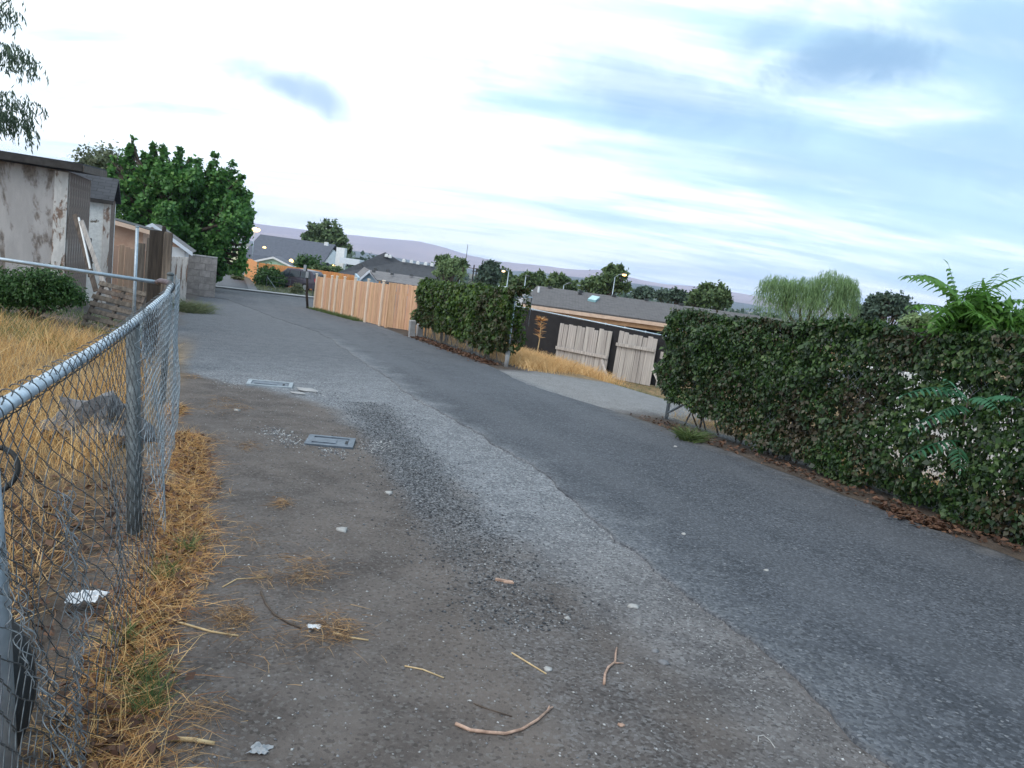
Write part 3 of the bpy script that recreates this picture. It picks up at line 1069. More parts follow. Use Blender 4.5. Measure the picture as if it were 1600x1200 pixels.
def weeping(name, label, base, heads, n, leafL, leafW, mat, drop, bark='bark', trunk_r=.2, per=12, cat='tree'):
    """hanging strands of narrow leaves from domed heads"""
    T = Thing(name, label, cat, base)
    mb = MB()
    base = Vector(base)
    fork = base + Vector((0, 0, (heads[0][0][2] - base.z) * .55))
    mb.tube(limb_path(base - Vector((0, 0, .1)), fork, .04, 3), [trunk_r * 1.2, trunk_r, trunk_r * .9, trunk_r * .8], 8)
    PP, DD, LL = [], [], []
    for c, r in heads:
        mb.tube(limb_path(fork, Vector(c), .06, 4), [trunk_r * .6, trunk_r * .45, trunk_r * .3, trunk_r * .2, trunk_r * .08], 6)
        k = int(n / len(heads))
        q = norm(rng.normal(size=(k, 3)))
        q[:, 2] = np.abs(q[:, 2])
        s0 = np.array(c) + q * np.array(r) * rng.uniform(.5, 1.05, (k, 1))
        out = q * np.array([1, 1, .35]) * np.mean(r) * .25
        ln = drop * rng.uniform(.45, 1.2, (k, 1))
        sway = rng.normal(size=(k, 3)) * .06 * drop
        for j in range(per):
            a = j / per
            PP.append(s0 + out * (2 * a - a * a) + np.array([0, 0, -1]) * ln * (a ** 1.25) + sway * a * a + rng.normal(size=(k, 3)) * leafL * .08)
            DD.append(np.array([[0, 0, -1.0]]) + rng.normal(size=(k, 3)) * .32 + out * (1 - a) * .6)
            LL.append(np.full(k, leafL) * rng.uniform(.7, 1.3, k))
    P, D, L = map(np.concatenate, (PP, DD, LL))
    v, f = leaves(P, rng.normal(size=P.shape), D, L, L * leafW / leafL)
    T.part('trunk', mb, bark, smooth=True)
    T.part('crown', np_mesh('crown', v, f, T.loc), mat)
    return T


Y = 36
weeping('willow_tree', 'weeping willow with pale hanging strands behind the ivy hedge', base_at(1262, Y),
        [lobe(1215, 445, Y, 26, 18), lobe(1255, 450, Y, 30, 20), lobe(1300, 442, Y, 30, 22), lobe(1325, 452, Y, 18, 22), lobe(1270, 470, Y, 60, 20)],
        2000, .26, .022, 'willow_leaf', 1.5, per=9)
# the wispy tree reaching in from beyond the left edge
Y = 11
weeping('locust_tree', 'wispy fine leaved branches hanging in at the top corner over the stucco shed', base_at(-190, Y),
        [lobe(-60, 5, Y, 80, 22), lobe(-50, 75, Y, 100, 26), lobe(-45, 150, Y, 105, 24), lobe(-20, 180, Y, 70, 14), lobe(-180, 60, Y, 120, 90), lobe(-120, -40, Y, 120, 60)],
        760, .085, .02, 'locust_leaf', .34, trunk_r=.16, per=13)

# ================================================================== BUILDINGS AND WALLS, YARD SIDE
DV, NV, UP = Vector((DX, DY, 0)), Vector((NX, NY, 0)), Vector((0, 0, 1))


def flat(p, z):
    return Vector((p[0], p[1], z))


def shed_walls(T, C, wid, dep, ztop, mf, ms, th=.12, name='wall'):
    """rectangular walls: C front corner on the alley side, front running away from the alley"""
    a, b = C, C - NV * wid
    g = min(gz(p.x, p.y) for p in (a, b, a + DV * dep, b + DV * dep)) - .15
    T.part(name, MB().wall(a, b, g, g, ztop, ztop, -th), mf, uv=True)
    T.part(name, MB().wall(a + DV * (th + .003), a + DV * dep, g, g, ztop, ztop, th), ms, uv=True)
    T.part(name, MB().wall(b + DV * (th + .003), b + DV * dep, g, g, ztop, ztop, -th), ms, uv=True)
    T.part(name, MB().wall(a + DV * (dep + .003), b + DV * (dep + .003), g, g, ztop, ztop, -th), mf, uv=True)
    return g


# grey stucco shed
C = at(108, 268, 16.5)
zt = C.z
T = Thing('stucco_shed', 'tall flat roofed shed in stained grey stucco with paint coming off', 'shed', gp(C.x, C.y))
g = shed_walls(T, C, 6.0, 2.7, zt, 'grey_stucco', 'side_board')
# roof: slightly sloping slab with a dark fascia and drip edge
A0, B0 = C + NV * .30 - DV * .28, C - NV * 6.3 - DV * .28
A1, B1 = A0 + DV * 3.3, B0 + DV * 3.3
rf = T.part('roof', MB().slab([flat(A0, zt + .20), flat(B0, zt + .20), flat(B1, zt + .34), flat(A1, zt + .34)], .19), 'roof_felt', uv=True)
T.part('fascia', MB().wall(A0 - DV * .02, B0 - DV * .02, zt + .03, zt + .03, zt + .17, zt + .17, .02), 'dark_trim', rf)
T.part('fascia', MB().wall(A0 + NV * .003, A1 + NV * .003, zt + .02, zt + .14, zt + .16, zt + .30, -.022), 'old_wood', rf)
# corner boards with flaking paint
cb = unit_box('corner_board', .26, .025, zt - g - .02, .004)
T.piece('corner_board', cb, 'peeling_paint', flat(C - NV * .135 - DV * .016, g), rot=(0, 0, A))
for k in range(9):
    bd = unit_box('side_plank', .025, .285, zt - g - .04 - .02 * (k % 2), .003) if k == 0 else bd
    T.piece('side_plank', bd, 'side_board', flat(C + NV * .016 + DV * (.15 + .292 * k), g), rot=(0, 0, A + .004 * (k % 3)))

# white peeling outhouse-like shed with shingled gable
C = at(170, 311, 21)
zt = C.z
dep = 1.35
T = Thing('white_shed', 'narrow white rough plastered shed with a dark shingled gable roof', 'shed', gp(C.x, C.y))
shed_walls(T, C, 2.6, dep, zt, 'white_stucco', 'side_board')
A0, B0 = C + NV * .14 - DV * .12, C - NV * 2.8 - DV * .12
mid0, mid1 = A0 + DV * (dep / 2 + .12), B0 + DV * (dep / 2 + .12)
A1, B1 = A0 + DV * (dep + .24), B0 + DV * (dep + .24)
zr = zt + .62
T.part('roof', MB().slab([flat(A0, zt - .04), flat(B0, zt - .04), flat(mid1, zr), flat(mid0, zr)], .05)
       .slab([flat(A1, zt - .04), flat(B1, zt - .04), flat(mid1, zr), flat(mid0, zr)], .05), 'shingle_dark', uv=True)
# gable triangle on the alley side
gt = MB()
a, b, c = C - NV * .01, C - NV * .01 + DV * dep, C - NV * .01 + DV * dep / 2
gt.add([flat(a, zt), flat(b, zt), flat(c, zr - .1), flat(a - NV * .1, zt), flat(b - NV * .1, zt), flat(c - NV * .1, zr - .1)],
       [(0, 1, 2), (5, 4, 3), (0, 3, 4, 1), (1, 4, 5, 2), (2, 5, 3, 0)])
T.part('gable', gt, 'dark_trim')
T.part('fascia', MB().wall(A0 - DV * .02, B0 - DV * .02, zt - .15, zt - .15, zt - .05, zt - .05, .02), 'dark_trim')
T.part('corner_board', MB().box(flat(C - NV * .02 - DV * .02, (zt + gz(C.x, C.y)) / 2), NV * .17, DV * .03, UP * (zt - gz(C.x, C.y) - .02)), 'peeling_paint')

# tan garage with sloping trim
C = at(224, 361, 25)
zt = C.z
T = Thing('tan_garage', 'low tan garage with a sloping pale roof trim, beyond the white shed', 'garage', gp(C.x, C.y))
L = C - NV * 4.2
g = gz(C.x, C.y) - .2
zl = at(178, 346, 25).z
zl = zt + (zl - zt) * 4.2 / max(.5, ((C - at(178, 346, 25)).length))
T.part('wall', MB().wall(C, L, g, g, zt, zl, -.12), 'tan_panel')
T.part('wall', MB().wall(C + DV * .123, C + DV * 4, g, g, zt, zt, .12), 'tan_panel')
T.part('wall', MB().wall(L + DV * .123, L + DV * 4, g, g, zl, zl, -.12), 'tan_panel')
a, b = C + NV * .25 - DV * .3, L - NV * .25 - DV * .3
rf = T.part('roof', MB().slab([flat(a, zt + .07), flat(b, zl + .07), flat(b + DV * 4.5, zl + .07), flat(a + DV * 4.5, zt + .07)], .06), 'roof_felt', uv=True)
T.part('roof_trim', MB().wall(a - DV * .02, b - DV * .02, zt - .09, zl - .09, zt + .05, zl + .05, .02), 'peach_trim', rf)

# tan picket boards in front of it, a weathered panel next to the pipe
a = at(179, 440, 23.0)
T = Thing('board_fence', 'short run of tan upright fence boards with light showing between them', 'fence', gp(a.x, a.y))
bd = unit_box('board', .145, .02, 1.72, .006)
for k in range(6):
    p = a + NV * (.158 * k)
    T.piece('board', bd, 'tan_board', gp(p.x, p.y, .02), rot=(0, .006 * (k % 3 - 1), A), scale=(1, 1, 1 + .012 * ((k * 5) % 3 - 1)))
T.part('rail', MB().box(gp((a + NV * .4).x, (a + NV * .4).y, .45) + DV * .035, NV * 1.0, DV * .04, UP * .08), 'tan_board')
a = at(212, 440, 17.5)
T = Thing('weathered_panel', 'dark weathered plank panel between the thin pipe and the timbers', 'fence', gp(a.x, a.y))
bd = unit_box('plank', .16, .022, 1.98, .005)
for k in range(4):
    p = a + NV * (.168 * k + .08)
    T.piece('plank', bd, 'old_wood', gp(p.x, p.y, .0), rot=(0, .01 * (k % 2), A), scale=(1, 1, 1 + .03 * ((k * 3) % 4 - 1)))
T.part('rail', MB().box(gp((a + NV * .35).x, (a + NV * .35).y, .5) + DV * .04, NV * .72, DV * .05, UP * .09), 'old_wood')

# white gabled garage
C = at(289, 388, 34)
pk = at(241, 349, 34)
zt = C.z
T = Thing('gabled_shed', 'small white gabled shed with pale blue white roof edge under the maple', 'shed', gp(C.x, C.y))
hw = (C - pk).length * .99
hw = abs((C - pk).dot(NV)) / max(.2, NV.dot(NV))
g = gz(C.x, C.y) - .2
Lc = C - NV * 2 * hw
ridge = C - NV * hw
T.part('wall', MB().wall(C, Lc, g, g, zt, zt, -.12), 'white_paint')
T.part('wall', MB().wall(C + DV * .123, C + DV * 4, g, g, zt, zt, .12), 'white_paint')
mb = MB()
mb.add([flat(C, zt), flat(Lc, zt), flat(ridge, pk.z - .1), flat(C + DV * .12, zt), flat(Lc + DV * .12, zt), flat(ridge + DV * .12, pk.z - .1)],
       [(0, 1, 2), (5, 4, 3), (0, 3, 4, 1), (1, 4, 5, 2), (2, 5, 3, 0)])
T.part('gable', mb, 'tan_panel')
sl = (pk.z - .1 - zt) / hw
rt = MB()
for sgn, cc in ((1, C), (-1, Lc)):
    e = cc + NV * sgn * .34 - DV * .3
    ze = zt - sl * .34 + .06
    r0 = ridge - DV * .3
    rt.slab([flat(e, ze), flat(e + DV * 4.6, ze), flat(r0 + DV * 4.6, pk.z - .02), flat(r0, pk.z - .02)], .06)
rf = T.part('roof', rt, 'shingle_pale', uv=True)
mb = MB()
for sgn, cc in ((1, C), (-1, Lc)):
    e = cc + NV * sgn * .35 - DV * .32
    ze = zt - sl * .35 + .075
    r0 = ridge - DV * .32
    mb.wall(e, r0, ze - .17, pk.z - .17, ze, pk.z, .025 * sgn)
T.part('roof_trim', mb, 'white_trim', rf)

# peeling board wall
C = at(294.5, 405, 30)
T = Thing('peeling_wall', 'low board wall with white and pink paint peeling off, beside the block wall', 'wall', gp(C.x, C.y))
bd = unit_box('board', .195, .03, 1.0, .004)
for k in range(8):
    p = C - NV * (.1 + .2 * k)
    h = at(294.5 - 7.6 * k, 402 - .2 * k, 30).z - gz(p.x, p.y)
    T.piece('board', bd, 'peeling_paint', gp(p.x, p.y), rot=(0, 0, A), scale=(1, 1, h))

# concrete block wall at the street corner
C = at(340, 402, 39.8)
zt = C.z
base = gz(C.x, C.y)
T = Thing('block_wall', 'grey concrete block wall ending at the street corner', 'wall', flat(C, base))
H = zt - base
nc = 6
ch = (H - .07) / nc
wl = 3.4
T.part('mortar', MB().box(flat(C - NV * (wl / 2 + .004) + DV * .1, base + H / 2 - .1), NV * (wl - .02), DV * .17, UP * (H - .02 + .2)), 'mortar')
bl = unit_box('block', .545, .20, ch - .016, .008)
hb = unit_box('block', .265, .20, ch - .016, .008)
for r in range(nc):
    x = 0
    k = 0
    while x < wl - .3:
        half = (r % 2 == 1 and k == 0)
        ln = .265 if half else .545
        p = C - NV * (x + ln / 2) + DV * (.1 + random.uniform(-.008, .008))
        T.piece('block', hb if half else bl, 'block', flat(p, base + r * ch + .01), rot=(0, 0, A + random.uniform(-.006, .006)))
        x += ln + .014
        k += 1
cp = unit_box('cap_block', .54, .24, .065, .008)
for k in range(6):
    T.piece('cap_block', cp, 'concrete', flat(C - NV * (.27 + .555 * k) + DV * .1, zt - .067 + .003 * (k % 2)), rot=(0, 0, A + random.uniform(-.02, .02)))

# timbers stood on end by the fence corner
TI = [(229, 243, 364, 11.3, 'old_wood', 'brown plank stood on end, nearest the thin pipe, leaning on a dark timber', .035, 2.5),
      (240, 263, 361, 11.35, 'tie_wood', 'thick dark sleeper stood on end behind the fence corner', .20, -1.0),
      (258, 271, 364, 11.15, 'old_wood', 'pale edged plank stood on end against the dark sleeper on the alley side', .035, -.8),
      (252, 257, 354, 11.6, 'tie_wood', 'thin stake sticking up above the dark sleeper', .05, 0)]
for x0, x1, yt, Y, mt, lab, th, lean in TI:
    a, b = at(x0, yt, Y), at(x1, yt, Y)
    wd = (b - a).length
    m = (a + b) / 2
    h = m.z - gz(m.x, m.y) + .1
    me = unit_box('timber', wd, th, h, .008)
    # uneven sawn end
    for v in me.vertices:
        if v.co.z > h * .9:
            v.co.z += random.uniform(-.02, .02)
    o = one('timber', lab, 'timber', me, mt, gp(m.x, m.y, -.1), 'timbers stood on end by the fence corner')
    o.rotation_euler = (math.radians(-1.5), math.radians(lean), .1)

# thin galvanised pipe standing in the yard
p = at(210, 492, 12.2)
p = gp(p.x, p.y)
tp = at(214.5, 355, 12.2)
one('pipe_post', 'thin tall galvanised pipe standing alone before the tan boards', 'post', MB().tube([p - UP * .1, (p + tp) / 2, tp], .026, 10).tube([tp, tp + UP * .02], .03, 10), 'galv', p, smooth=True)

# leaning planks and pallet at the shed corner
PL = [((117, 335), (150, 455), 15.2, .10, 'old_wood', 'dark plank leaning steeply at the stucco shed corner, the longest one'),
      ((123, 340), (141, 420), 15.0, .03, 'white_paint', 'thin white painted strip leaning among the dark planks'),
      ((127, 345), (172, 470), 14.9, .09, 'grey_wood', 'greyish plank leaning lowest over the pallet'),
      ((140, 373), (141, 432), 15.4, .08, 'tie_wood', 'short black plank upright against the white shed')]
for (x0, y0), (x1, y1), Y, wd, mt, lab in PL:
    a, b = at(x0, y0, Y + .5), at(x1, y1, Y)
    if b.z < gz(b.x, b.y):
        b.z = gz(b.x, b.y)
    ax = (a - b).normalized()
    sd = ax.cross(Vector((0, -1, .2))).normalized()
    one('plank', lab, 'plank', MB().box((a + b) / 2, sd * wd, ax.cross(sd) * .03, (a - b)), mt, b, 'planks leaning by the sheds')

p0 = at(150, 480, 14.2)
p0 = gp(p0.x, p0.y)
T = Thing('pallet', 'dark broken wooden pallet tipped against the sheds behind the chain link rail', 'pallet', p0)
ex = Vector((.95, .1, -.12)).normalized()
ez = Vector((-.52, .42, .80)).normalized()
ez = (ez - ex * ez.dot(ex)).normalized()
ey = ez.cross(ex)
o0 = p0 - ex * .3 + UP * .03
for k in range(3):
    T.part('stringer', MB().box(o0 + ex * (.05 + .42 * k) + ez * .52 + ey * .05, ex * .05, ey * .09, ez * 1.08), 'old_wood')
for k in range(7):
    T.part('slat', MB().box(o0 + ex * .47 + ez * (.06 + .155 * k) - ey * .008 + ex * random.uniform(-.03, .03), ex * (.98 - .12 * (k % 3 == 2)), ey * .018, ez * .095), 'old_wood')

# ================================================================== NEAR CHAIN LINK FENCE
def tl(s):
    return lerp([(0, -.60), (2.4, -.56), (3.5, -.53), (5, -.49), (6.8, -.45), (8.5, -.51), (9.32, -.585)], s)


RAILZ = 1.085
corner = W(9.32, tl(9.32))
T = Thing('chain_link_fence', 'sagging galvanised chain link fence with a pale top rail running along the yard', 'fence', corner)


def railpt(s):
    p = W(s, tl(s))
    return flat(p, RAILZ + .018 * math.sin(s * 1.1) - .02 * (s > 8))


cpz = RAILZ + .05
cp_ = flat(corner, 0)
T.part('post', MB().tube([corner - UP * .1, flat(corner, cpz)], .036, 12).blob(flat(corner, cpz + .005), (.042, .042, .03), 1, 0, 2), 'galv_dull', smooth=True)
lp = W(4.6, tl(4.6) + .12)
T.part('post', MB().tube([lp - UP * .1, flat(W(5.25, tl(5.25) - .045), RAILZ - .03)], .042, 12), 'galv_dull', smooth=True)
np_ = W(2.0, tl(2.0))
# near leaning post at the frame edge
a, b = at(-34, 560, 1.98), at(22, 1270, 1.90)
T.part('post', MB().tube([a, a.lerp(b, .5), b - UP * .25], .031, 12), 'galv', smooth=True, label='leaning near post with pale worn face')
T.part('top_rail', MB().tube([railpt(s) for s in np.arange(.2, 9.0, .25)], .0235, 12), 'galv_bright', smooth=True)
e0 = railpt(8.95)
lv = (at(0, 405, 8.05) - at(245, 441, 8.35)).normalized()
e2 = at(245, 441, 8.3)
T.part('elbow', MB().tube([e0, e0.lerp(e2, .35) + UP * .015, e0.lerp(e2, .75) + UP * .02, e2], [.027, .030, .030, .027], 12), 'rust_tape', smooth=True)
far_end = e2 + lv * 7.0
T.part('yard_rail', MB().tube([e2, e2 + lv * 2, e2 + lv * 4.5, far_end], .022, 10), 'galv', smooth=True)
T.part('post', MB().tube([gp(far_end.x, far_end.y, -.1), far_end], .03, 10), 'galv', smooth=True)


def tube_np(paths, r, n=4):
    """many thin wires at once; paths is (k, m, 3)"""
    paths = np.asarray(paths)
    k, m, _ = paths.shape
    d = np.gradient(paths, axis=1)
    d /= np.maximum(np.linalg.norm(d, axis=2, keepdims=True), 1e-9)
    ref = np.array([.31, .87, .38])
    a = np.cross(d, ref)
    a /= np.maximum(np.linalg.norm(a, axis=2, keepdims=True), 1e-9)
    b = np.cross(d, a)
    an = np.arange(n) * 2 * math.pi / n
    v = paths[:, :, None, :] + r * (a[:, :, None, :] * np.cos(an)[None, None, :, None] + b[:, :, None, :] * np.sin(an)[None, None, :, None])
    idx = np.arange(k * m * n).reshape(k, m, n)
    f = np.stack([idx[:, :-1], np.roll(idx, -1, 2)[:, :-1], np.roll(idx, -1, 2)[:, 1:], idx[:, 1:]], -1).reshape(-1, 4)
    return v.reshape(-1, 3), f


def chain_mesh(P, s0, s1, h0, h1, p, r, n=4, sub=2):
    """woven zigzag wires; P(s, h, side) gives a point, side offsets the crossing wires"""
    nw = int((s1 - s0) / p)
    nk = int((h1 - h0) / p)
    out = []
    for i in range(nw):
        pts = []
        for kq in range(nk * sub + 1):
            k, fr = divmod(kq, sub)
            sa = (k + i) % 2
            sb = (k + 1 + i) % 2
            x = sa + (sb - sa) * fr / sub
            # rounded knuckles
            pts.append(P(s0 + (i + x) * p, h0 + kq / sub * p, (x - .5) * 2))
        out.append(pts)
    return tube_np(np.array(out), r, n)


def near_mesh(s, h, sd):
    top = RAILZ + .035 - gz(*W(s, tl(s)).xy)
    k = h / 1.25
    hh = k * top
    sag = .55 + .45 * (1 - k)
    # slack, stretched and torn towards the near end
    loose = max(0.0, min(1.0, (4.3 - s) / 1.4))
    ds = (.055 * mnoise.noise(Vector((s * 2.1, hh * 2.3, 1))) + .022 * mnoise.noise(Vector((s * 9, hh * 8, 3))) + loose * .11 * mnoise.noise(Vector((s * 1.3, hh * 1.6, 7)))) * sag
    dt = (.05 * mnoise.noise(Vector((s * 1.4, hh * 1.9, 3))) + loose * .11 * mnoise.noise(Vector((s * 1.1, hh * 1.4, 9))) + .03 * (1 - k)) * sag
    dh = .02 * mnoise.noise(Vector((s * 5, hh * 5, 2)))
    # sags off the rail by scallops
    dh += -.03 * (1 - k) * 0
    dt += .20 * max(0.0, 1 - k) ** 1.3 * max(.25, min(1, (6.5 - s) / 2))
    if 4.6 < s:
        dt += .03
        ds += .03 * mnoise.noise(Vector((s * 6, hh * 6, 4)))
    bunch = max(0.0, 1 - abs(s - 2.45) / .42) * max(0.0, min(1.0, (.85 - hh) / .5))
    ds += (2.45 - s) * .72 * bunch
    q = W(s + ds, tl(s) + .03 + dt + sd * .0035)
    return tuple(q + UP * (hh + dh))


v1 = chain_mesh(near_mesh, 1.25, 4.6, .02, 1.27, .054, .0018, 4, 3)
v2 = chain_mesh(near_mesh, 4.6, 9.25, .02, 1.27, .050, .0022, 3, 2)
v, f = join_np([v1])
T.part('wire_mesh', np_mesh('wire_mesh', v, f, T.loc), 'wire', kind='stuff')
v, f = join_np([v2])
T.part('wire_mesh', np_mesh('wire_mesh', v, f, T.loc), 'wire_pale', kind='stuff')
# torn selvedge: strands hanging in two ropes at the near end
ropes = []
for pth, Yc, n, sp in (([(100, 770), (118, 860), (126, 960), (128, 1050), (122, 1130), (118, 1230)], 2.0, 9, .018),
                       ([(-10, 830), (12, 920), (38, 990), (68, 1070), (92, 1150), (112, 1240)], 1.75, 5, .012),
                       ([(228, 480), (222, 600), (214, 720), (210, 820), (218, 900), (228, 960)], 4.4, 20, .05)):
    base_p = [at(x, y, Yc - .0 * i) for i, (x, y) in enumerate(pth)]
    for j in range(n):
        ox = random.gauss(0, sp)
        ph = random.uniform(0, 6)
        pts = []
        for q in np.linspace(0, 1, 90):
            i = min(int(q * 5), 4)
            fr = q * 5 - i
            p = base_p[i].lerp(base_p[i + 1], fr)
            wv = .010 * math.sin(q * (70 + 6 * (j % 5)) + ph * 3)
            p = p + Vector((ox * (.55 + .45 * math.sin(q * 5 + ph)) + wv + .016 * math.sin(q * 9 + ph * 2), .02 * math.cos(q * 13 + ph) + .008 * math.sin(q * 60 + ph * 5), 0))
            pts.append(tuple(p))
        ropes.append(pts)
v, f = tube_np(ropes, .0015, 4)
T.part('loose_wire', np_mesh('loose_wire', v, f, T.loc), 'wire_mid', kind='stuff')
# twisted wire tails along the rail
tails = []
for s in np.arange(1.1, 8.9, .092):
    c = railpt(s)
    ph = random.uniform(-.5, .5)
    pts = []
    for q in np.linspace(0, 1, 12):
        an = -1.9 + q * 4.6 + ph
        pts.append(tuple(c + NV * (.033 * math.cos(an)) + UP * (.033 * math.sin(an) + .03 * max(0, q - .6)) + DV * (.03 * (q - .5) + .01 * math.sin(q * 7))))
    tails.append(pts)
v, f = tube_np(tails, .0022, 4)
T.part('wire_tie', np_mesh('wire_tie', v, f, T.loc), 'wire', kind='stuff')

# ================================================================== HEDGES ON CHAIN LINK
def creeper(T, s0, s1, tf, th, hfun, bottom, n, Lf, mat, seed, gap=None, edge_end=None):
    """leaves hung over a fence: front face, top and back, with ragged underside and holes"""
    s = rng.uniform(s0, s1, n)
    u = rng.random(n)
    where = rng.random(n)
    P = np.empty((n, 3))
    N = np.empty((n, 3))
    keep = np.ones(n, bool)
    for i in range(n):
        H = hfun(s[i])
        B = bottom(s[i])
        bul = .20 * pnoise(s[i], u[i] * 2, 1.1, seed) + .17 * pnoise(s[i], u[i] * 2.4, 3.4, seed + 3) + .06 * pnoise(s[i], u[i] * 2.4, 8, seed + 4)
        if where[i] < .70:
            h = B + (H - B) * u[i]
            rnd = .16 * max(0, (u[i] - .8) / .2) ** 2 * 1.3
            t = tf - bul + rnd + abs(rng.normal()) * .10
            N[i] = (-NX, -NY, .35)
        elif where[i] < .86:
            h = H - abs(rng.normal()) * .06 + max(0, pnoise(s[i], 1, 6.5, seed + 9) - .15) * .3 * rng.random()
            t = tf + th * rng.random() + .05
            N[i] = (-NX * .2, -NY * .2, 1)
            h += .05 * pnoise(s[i], t, 2.5, seed + 6)
        else:
            h = B + (H - B) * u[i]
            t = tf + th + bul
            N[i] = (NX, NY, .3)
        if gap and gap(s[i], h):
            keep[i] = False
        P[i] = W(s[i], t, h)
    P, N = P[keep], N[keep]
    N += rng.normal(size=N.shape) * .55
    D = rng.normal(size=N.shape) * .65 + np.array([0, 0, -1.0])
    L = Lf * rng.uniform(.35, 1.0, len(P)) * rng.choice([1, 1, 1.35], len(P))
    v, f = leaves(P, N, D, L, L * rng.uniform(.45, .85, len(P)), .22)
    T.part('foliage', np_mesh('foliage', v, f, T.loc), mat)


def stems(T, pts, s0, s1, t, hfun, n, mat='bark'):
    mb = MB()
    for _ in range(n):
        s = random.uniform(s0, s1)
        p = [W(s, t + random.uniform(-.05, .1), -.03)]
        H = hfun(s) * random.uniform(.6, .95)
        ds = random.uniform(-.5, .5)
        for q in (.2, .45, .7, 1):
            p.append(W(s + ds * q + random.uniform(-.08, .08), t + random.uniform(-.08, .15), H * q))
        mb.tube(p, [.016, .013, .011, .008, .004], 5)
    T.part('stem', mb, mat, smooth=True, kind='stuff')


# long ivy hedge beside the asphalt
h2 = lambda s: 1.86 + .05 * math.sin(s * 1.3) + .08 * pnoise(s, 0, .9, 4) + .05 * pnoise(s, 0, 3.3, 2) + .03 * max(0, 6 - s)


def b2(s):
    return max(.0, .04 + .24 * max(0, min(1, (s - 7.2) / 1.8)) + .14 * pnoise(s, 0, 1.7, 8) + .10 * pnoise(s, 0, 5, 3)) if s < 10.0 else .25 + (s - 10.0) * .5 + .15 * pnoise(s, 0, 4, 8)


def gap2(s, h):
    g = pnoise(s, h, 3.6, 21)
    g2 = pnoise(s, h, 9.0, 5)
    c = max(0, 1 - abs(s - 5.75) / 1.25) * max(0, 1 - abs(h - .95) / .75)
    c2 = max(0, 1 - abs(s - 5.3) / .35) * max(0, 1 - abs(h - .42) / .22)
    c3 = max(0, 1 - abs(s - 4.75) / .3) * max(0, 1 - abs(h - .75) / .15)
    return g * .40 + g2 * .85 + c * .55 + c2 * 1.1 + c3 * .8 > .70


T = Thing('ivy_hedge', 'long tall hedge of dark drooping creeper leaves beside the asphalt', 'hedge', W(5, 7.0), 'creeper hedges grown over chain link')
creeper(T, .3, 10.75, 6.98, .42, h2, b2, 130000, .068, 'hedge_leaf', 5, gap2)
stems(T, None, .5, 10.4, 7.16, h2, 46)

# vine covered stretch across the drive
h1 = lambda s: 2.06 + .10 * pnoise(s, 0, .8, 4) + .07 * pnoise(s, 3, 2.7, 2)
b1 = lambda s: .42 + .22 * pnoise(s, 0, 1.2, 18) + .12 * pnoise(s, 0, 3.7, 3) + (.15 * max(0, s - 25.6) if s > 25.6 else 0)
T = Thing('vine_hedge', 'shorter brighter green vine hedge between the orange fence and the drive', 'hedge', W(21, 6.9), 'creeper hedges grown over chain link')
creeper(T, 17.5, 27.4, 6.70, .5, h1, b1, 42000, .125, 'vine_leaf', 9, lambda s, h: pnoise(s, h, 2.6, 41) * .8 + pnoise(s, h, 6, 4) * .4 > .58)
stems(T, None, 17.8, 26, 6.9, h1, 26, 'bark_pale')
for s, r in ((19.0, .05), (19.22, .035), (23.8, .05)):
    T.part('stem', MB().tube([W(s, 6.85, -.05), W(s + .05, 6.87, .4), W(s - .04, 6.9, .9), W(s + .1, 6.9, 1.5)], [r * 1.2, r, r * .8, r * .4], 7), 'bark_pale', smooth=True)


def link_fence(name, label, t, s0, s1, H, posts, p=.06, group='chain link fences under the creepers', wires=True, rail=True, gap_end=None):
    T = Thing(name, label, 'fence', W((s0 + s1) / 2, t), group)
    for s in posts:
        a = W(s, t)
        T.part('post', MB().tube([a - UP * .1, a + UP * (H + .06)], .032, 10).blob(a + UP * (H + .065), (.037, .037, .025), 1, 0, 1), 'galv', smooth=True)
    if rail:
        T.part('top_rail', MB().tube([W(s, t, H) for s in np.arange(s0, s1 + .01, (s1 - s0) / 12)], .022, 8), 'galv', smooth=True)
    if wires:
        fn = lambda s, h, sd: tuple(W(s, t - .04 + sd * .004 + .015 * pnoise(s, h, 1.5, 2), h))
        v, f = chain_mesh(fn, s0, s1, .03, H, p, .0022, 3, 1)
        T.part('wire_mesh', np_mesh('wire_mesh', v, f, T.loc), 'wire_pale', kind='stuff')
        T.part('tension_wire', MB().tube([W(s, t - .05, .04 + .02 * math.sin(s * 2)) for s in np.arange(s0, s1 + .01, .5)], .005, 5), 'galv_dull')
    return T


T = link_fence('chain_link_fence', 'chain link fence buried in the long ivy hedge, mesh showing at its foot', 7.18, .3, 10.55, 1.72, (10.55, 7.6, 4.6, 1.6), .055)
T.part('brace', MB().tube([W(10.5, 7.16, .12), W(8.9, 7.16, .95)], .02, 8), 'galv', smooth=True)
T = link_fence('chain_link_fence', 'chain link fence inside the vine hedge, its bright end post showing', 6.92, 17.7, 26.2, 1.86, (17.7, 20.6, 23.5, 26.2), .07)
# open gate leaf frame swung back beside the end post
a = W(17.75, 7.05)
gtop = at(821, 452, a.y + 1.5)
T.part('gate_frame', MB().tube([W(17.72, 6.95, 1.83), W(18.6, 7.75, 1.88), W(18.6, 7.75, 1.1)], .02, 8), 'galv', smooth=True)
T.part('post_collar', MB().tube([W(17.7, 6.92, -.05), W(17.7, 6.92, .42)], .06, 10), 'concrete', smooth=True)
# pale stub blocks at the far end of the vine hedge
for px, lab in ((643, 'pale squared concrete stub at the foot of the vine hedge, touching the orange fence'), (655, 'second shorter concrete stub at the vine hedge foot, nearer the drive')):
    q = onground(px, 527)
    me = unit_box('stub_post', .22, .22, .62 if px < 650 else .5, .02)
    o = one('stub_post', lab, 'post', me, 'concrete', q, 'concrete stubs by the vine hedge')
    o.rotation_euler = (0.03, -.05, A)

